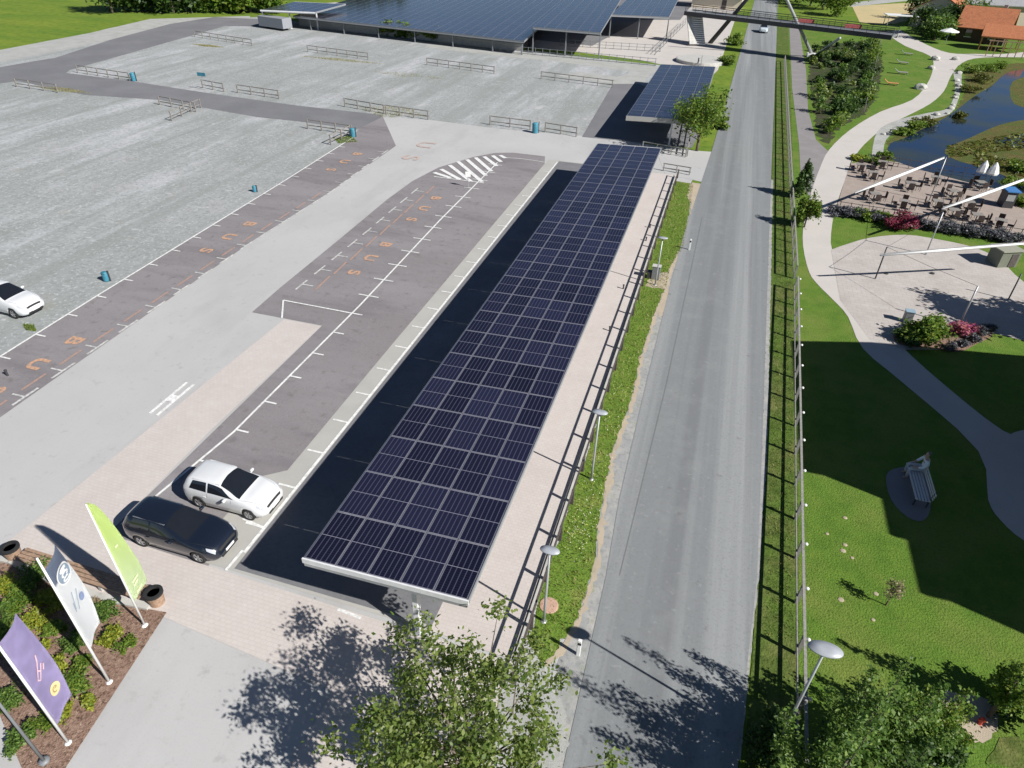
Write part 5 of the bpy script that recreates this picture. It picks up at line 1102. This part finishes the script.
# abutment platform and curved approach wall
p = G(700, 62); ab = empty('platform', (p.x, p.y, 0), 0, 'pale rounded concrete platform at the foot of the footbridge ramp', 'platform'); q = MB(); q.lathe([(4.2, 0), (4.2, .5), (4.0, .56)], 28); q.build('slab', M['concrete'], ab)
rail_fence('long dark railing on the terrace edge between large roofs and small carport', G(500, 52), G(655, 66), 1.2, 22, 3, 'greysteel', .07, 'railings at the back', rail=(.04, .06)); rail_fence('second railing just behind, below the open bays', G(560, 46), G(660, 52), 1.2, 14, 3, 'greysteel', .07, 'railings at the back', rail=(.04, .06)); rail_fence('railing rising towards the footbridge ramp', G(655, 55), G(685, 25), 1.4, 10, 3, 'greysteel', .07, 'railings at the back', rail=(.04, .06))
# boundary wall below the big roof
w0 = G(300, 25.5); w1 = G(523, 51.5); e = empty('boundary_wall', (0, 0, 0), 0, 'low grey wall in front of the largest solar roof', 'wall'); q = MB(); q.bar(w0+Vector((0, 0, .6)), w1+Vector((0, 0, .6)), .3, 1.2); q.build('wall', M['concrete'], e)
q = MB(); q.bar(w0+Vector((0, 0, 1.235)), w1+Vector((0, 0, 1.235)), .4, .06); q.build('coping', M['greysteel'], e)
for i, (px, py) in enumerate(((388, 36), (398, 37), (408, 38), (432, 41))):
    p = G(px, py); bush('shrub', ['leftmost', 'second', 'third', 'rightmost'][i]+' of the four green shrubs in front of the largest solar roof', 'shrub', p, 2.0, 2.6, 900, .45, M['leafgreen'], 'shrubs below the big roof', 12, .2)
p = G(276, 29); e = empty('trailer', p, R(-15), 'grey box trailer at the left end of the low wall', 'trailer'); q = MB(); q.box((0, 0, 1.3), (7, 2.4, 1.8), bev=.05); q.build('box', solid('trailer grey', (.27, .28, .30)), e)
for x in (-2, 2): q = MB(); q.lathe([(.4, -1.1), (.4, 1.1)], 12, Matrix.Translation((x, 0, .4)) @ Matrix.Rotation(R(90), 4, 'X')); q.build('wheel', M['rubber'], e)

# ------------------------------------------------------------------ background bushes, trees and houses
random.seed(5)
for i in range(17):
    px = 112+i*10+random.uniform(-2, 2); py = 11+random.uniform(-1.5, 1)-(i*.05); p = G(px, py+2)
    tree('hedge_tree', 'dense dark tree in the row behind the notice board' if i < 9 else 'brighter green tree at the back left of the large roofs', p, random.uniform(8, 12), 4.2, 4.0, 1500, .8, M['leafdark'] if i < 9 else M['leafgreen'], .02, 30, .2, 'dark trees behind the notice board' if i < 9 else 'bright trees left of the large roofs', .25, .3)
for i in range(7):
    px = 245+i*17; p = G(px, 4); tree('hedge_tree', 'dark tree behind the grey carport and largest roof', (p.x, p.y+25, 0), 9, 5, 5, 1200, 1.0, M['leafdark'], .02, 26, .2, 'trees behind the largest roof', .25, .3)
for i, (px, py, h_, r_) in enumerate([(730, 3, 8, 4), (822, 6, 8, 4.5), (836, 12, 6, 4), (845, 0, 8, 5), (810, 2, 8, 5), (795, -2, 9, 5), (928, 22, 5, 3.2), (938, 27, 5, 3.5), (948, 20, 6, 3), (1000, 20, 4, 2), (990, 8, 4, 2)]):
    p = G(px, py+4); tree('garden_tree', ['tree beside the blue roof behind the dark mast', 'tree right behind the footbridge', 'low tree behind the right part of the footbridge', 'tree left of the sandy field', 'tree behind the footbridge left part', 'far tree above the road end', 'green tree left of the orange roof', 'tree in front of the tiled house', 'tree between the two houses', 'small tree by the veranda', 'small tree behind the veranda'][i], p, h_, r_, r_, 1400, .6, M['leafdark'] if i % 2 else M['leafgreen'], .05, 30, .2, None, .2, .3)
def house(name, label, c, rz, wd, dp, hw, hr, wallm, roofm, ov=.6, nwin=3, group='houses at the upper right'):
    e = empty(name, c, rz, label, 'house', group); q = MB(); q.box((0, 0, hw/2), (wd, dp, hw))
    q.poly([(-wd/2, -dp/2, hw), (-wd/2, dp/2, hw), (-wd/2, 0, hw+hr-.1)]); q.poly([(wd/2, -dp/2, hw), (wd/2, 0, hw+hr-.1), (wd/2, dp/2, hw)]); q.build('wall', wallm, e)
    q = MB(); t_ = .18; k_ = hr/(dp/2)
    for s_ in (-1, 1):
        y1 = s_*(dp/2+ov); z1 = hw-k_*ov; a = [(-wd/2-ov, y1, z1), (wd/2+ov, y1, z1), (wd/2+ov, 0, hw+hr), (-wd/2-ov, 0, hw+hr)]
        va_ = [q.bm.verts.new(v) for v in a]; vb_ = [q.bm.verts.new((v[0], v[1], v[2]-t_)) for v in a]; q.bm.faces.new(va_); q.bm.faces.new(vb_[::-1])
        for k in range(4): q.bm.faces.new((va_[k], vb_[k], vb_[(k+1) % 4], va_[(k+1) % 4]))
    q.build('roof', roofm, e)
    for k in range(nwin):
        x = -wd/2+(k+.5)*wd/nwin; q = MB(); q.box((x, -dp/2-.01, hw*.55), (1.1, .1, 1.3)); w_ = q.build('window', M['glass'], e); q = MB(); q.box((x, -dp/2-.05, hw*.55-.72), (1.4, .2, .1)); q.build('sill', M['white'], w_)
    q = MB(); q.box((wd*.42, -dp/2-.01, 1.05), (1.0, .1, 2.1)); q.build('door', M['darkwood'], e); q = MB(); q.box((wd*.25, dp*.12, hw+hr*.9), (.7, .7, 1.8)); q.build('chimney', M['concrete'], e)
    return e
p = G(940, 22); house('house', 'house with an orange tiled roof at the top right, left of the grey roof', (47, 208, 0), R(70), 18, 11, 4, 3.2, M['plaster'], M['tile'])
house('house', 'large building with a pale grey ribbed roof at the top right', (61, 218, 0), R(5), 22, 15, 5.0, 3.5, M['plaster'], M['slate'])
house('house', 'orange timber building right of the grey roofed one at the top right', (78, 215, 0), R(80), 22, 10, 5.0, 3.2, M['orangewall'], M['slate'])
house('house', 'dark timber gabled house with orange tiles beside the open veranda', tuple(G(980, 41)), R(-20), 9, 9, 3.2, 3.2, solid('dark timber wall', (.07, .045, .03), .9), M['tile'], nwin=2)
for i, (px, py, h_) in enumerate(((921, 30, 6), (934, 36, 5.5), (950, 31, 6.5), (962, 26, 7), (915, 16, 6))):
    p = G(px, py+4); tree('garden_tree', ['leftmost','second from left','third from left','rightmost','backmost'][i]+' of the garden trees before the tiled houses', p, h_, 3.2, 3.2, 1300, .5, M['leafmix'] if i % 2 else M['leafdark'], .05, 30, .2, 'garden trees before the houses', .2, .3)
# tiled veranda
p = G(1001, 50); e = empty('veranda', p, R(-14), 'open timber veranda with an orange tiled roof in front of the houses', 'veranda')
q = MB(); y0 = -4.5
for s_ in (-1, 1):
    a = [(-7, s_*5.5, 3.2), (8, s_*5.5, 3.2), (8, 0, 5.6), (-7, 0, 5.6)]; va_ = [q.bm.verts.new(v) for v in a]; vb_ = [q.bm.verts.new((v[0], v[1], v[2]-.2)) for v in a]; q.bm.faces.new(va_); q.bm.faces.new(vb_[::-1])
    for k in range(4): q.bm.faces.new((va_[k], vb_[k], vb_[(k+1) % 4], va_[(k+1) % 4]))
q.build('roof', M['tile'], e)
for x in (-6.5, -3, .5, 4, 7.5):
    for yy in (-5.2, 5.2): q = MB(); q.box((x, yy, 1.6), (.25, .25, 3.2)); q.build('post', M['orangewall'], e)
q = MB(); q.bar((-6.5, -5.2, 3.0), (7.5, -5.2, 3.0), .2); q.bar((-6.5, -5.2, 1.0), (7.5, -5.2, 1.0), .12); q.build('beam', M['orangewall'], e); e.scale = (.62, .62, .8)
pg = empty('pergola', G(985, 56.5), R(-5), 'brown timber pergola posts in front of the tiled veranda', 'pergola')
for k in range(6): q = MB(); q.box((k*2.0, 0, 1.5), (.22, .22, 3.0)); q.build('post', M['brownwood'], pg)
q = MB(); q.box((5, 0, 3.08), (11, .2, .16)); q.build('beam', M['brownwood'], pg); pg.scale = (.6, .6, .9)
p = G(714, 14); e = empty('shed', (p.x, p.y+16, 0), R(-3), 'low building with a blue sheet roof behind the footbridge ramp', 'shed'); q = MB(); q.box((0, 0, 1.7), (13, 9, 3.4)); q.build('wall', M['plaster'], e); q = MB(); q.box((0, 0, 3.5), (14, 10.5, .2), Matrix.Rotation(R(6), 3, 'X')); q.build('roof', M['blueroof'], e); q = MB(); q.box((2, -4.52, 1.1), (1.2, .1, 2.2)); q.build('door', M['darkwood'], e)
house('house', 'pale house with a reddish roof at the top behind the rightmost solar roof', (-13, 232, 0), R(8), 12, 9, 4.0, 2.6, solid('pale plaster', (.6, .55, .48)), M['tile'], group=None)
house('house', 'house with a pale grey roof at the top, right of the dark mast', (12, 262, 0), R(2), 14, 10, 3.6, 2.6, solid('brown plaster', (.45, .30, .22)), M['slate'], group=None)
p = G(899, 26); e = empty('car_shelter', (p.x, p.y, 0), .1, 'small white shelter at the right end of the footbridge', 'shelter'); q = MB(); q.box((0, 0, 2.3), (7.5, 4, .15)); q.build('roof', M['white'], e)
for x in (-3.2, 3.2):
    for yy in (-1.6, 1.6): q = MB(); q.box((x, yy, 1.12), (.14, .14, 2.24)); q.build('post', M['galv'], e)
p = G(945, 44); e = empty('parasol', p, 0, 'white open parasol in the shade before the veranda', 'parasol'); q = MB(); q.tube([(0, 0, 0), (0, 0, 2.6)], .05, 8); q.build('pole', M['galv'], e); q = MB(); q.lathe([(1.9, 2.3), (1.85, 2.4), (.1, 3.0)], 8); q.build('canopy', M['cloth'], e)
S.render.resolution_x = 1024; S.render.resolution_y = 768
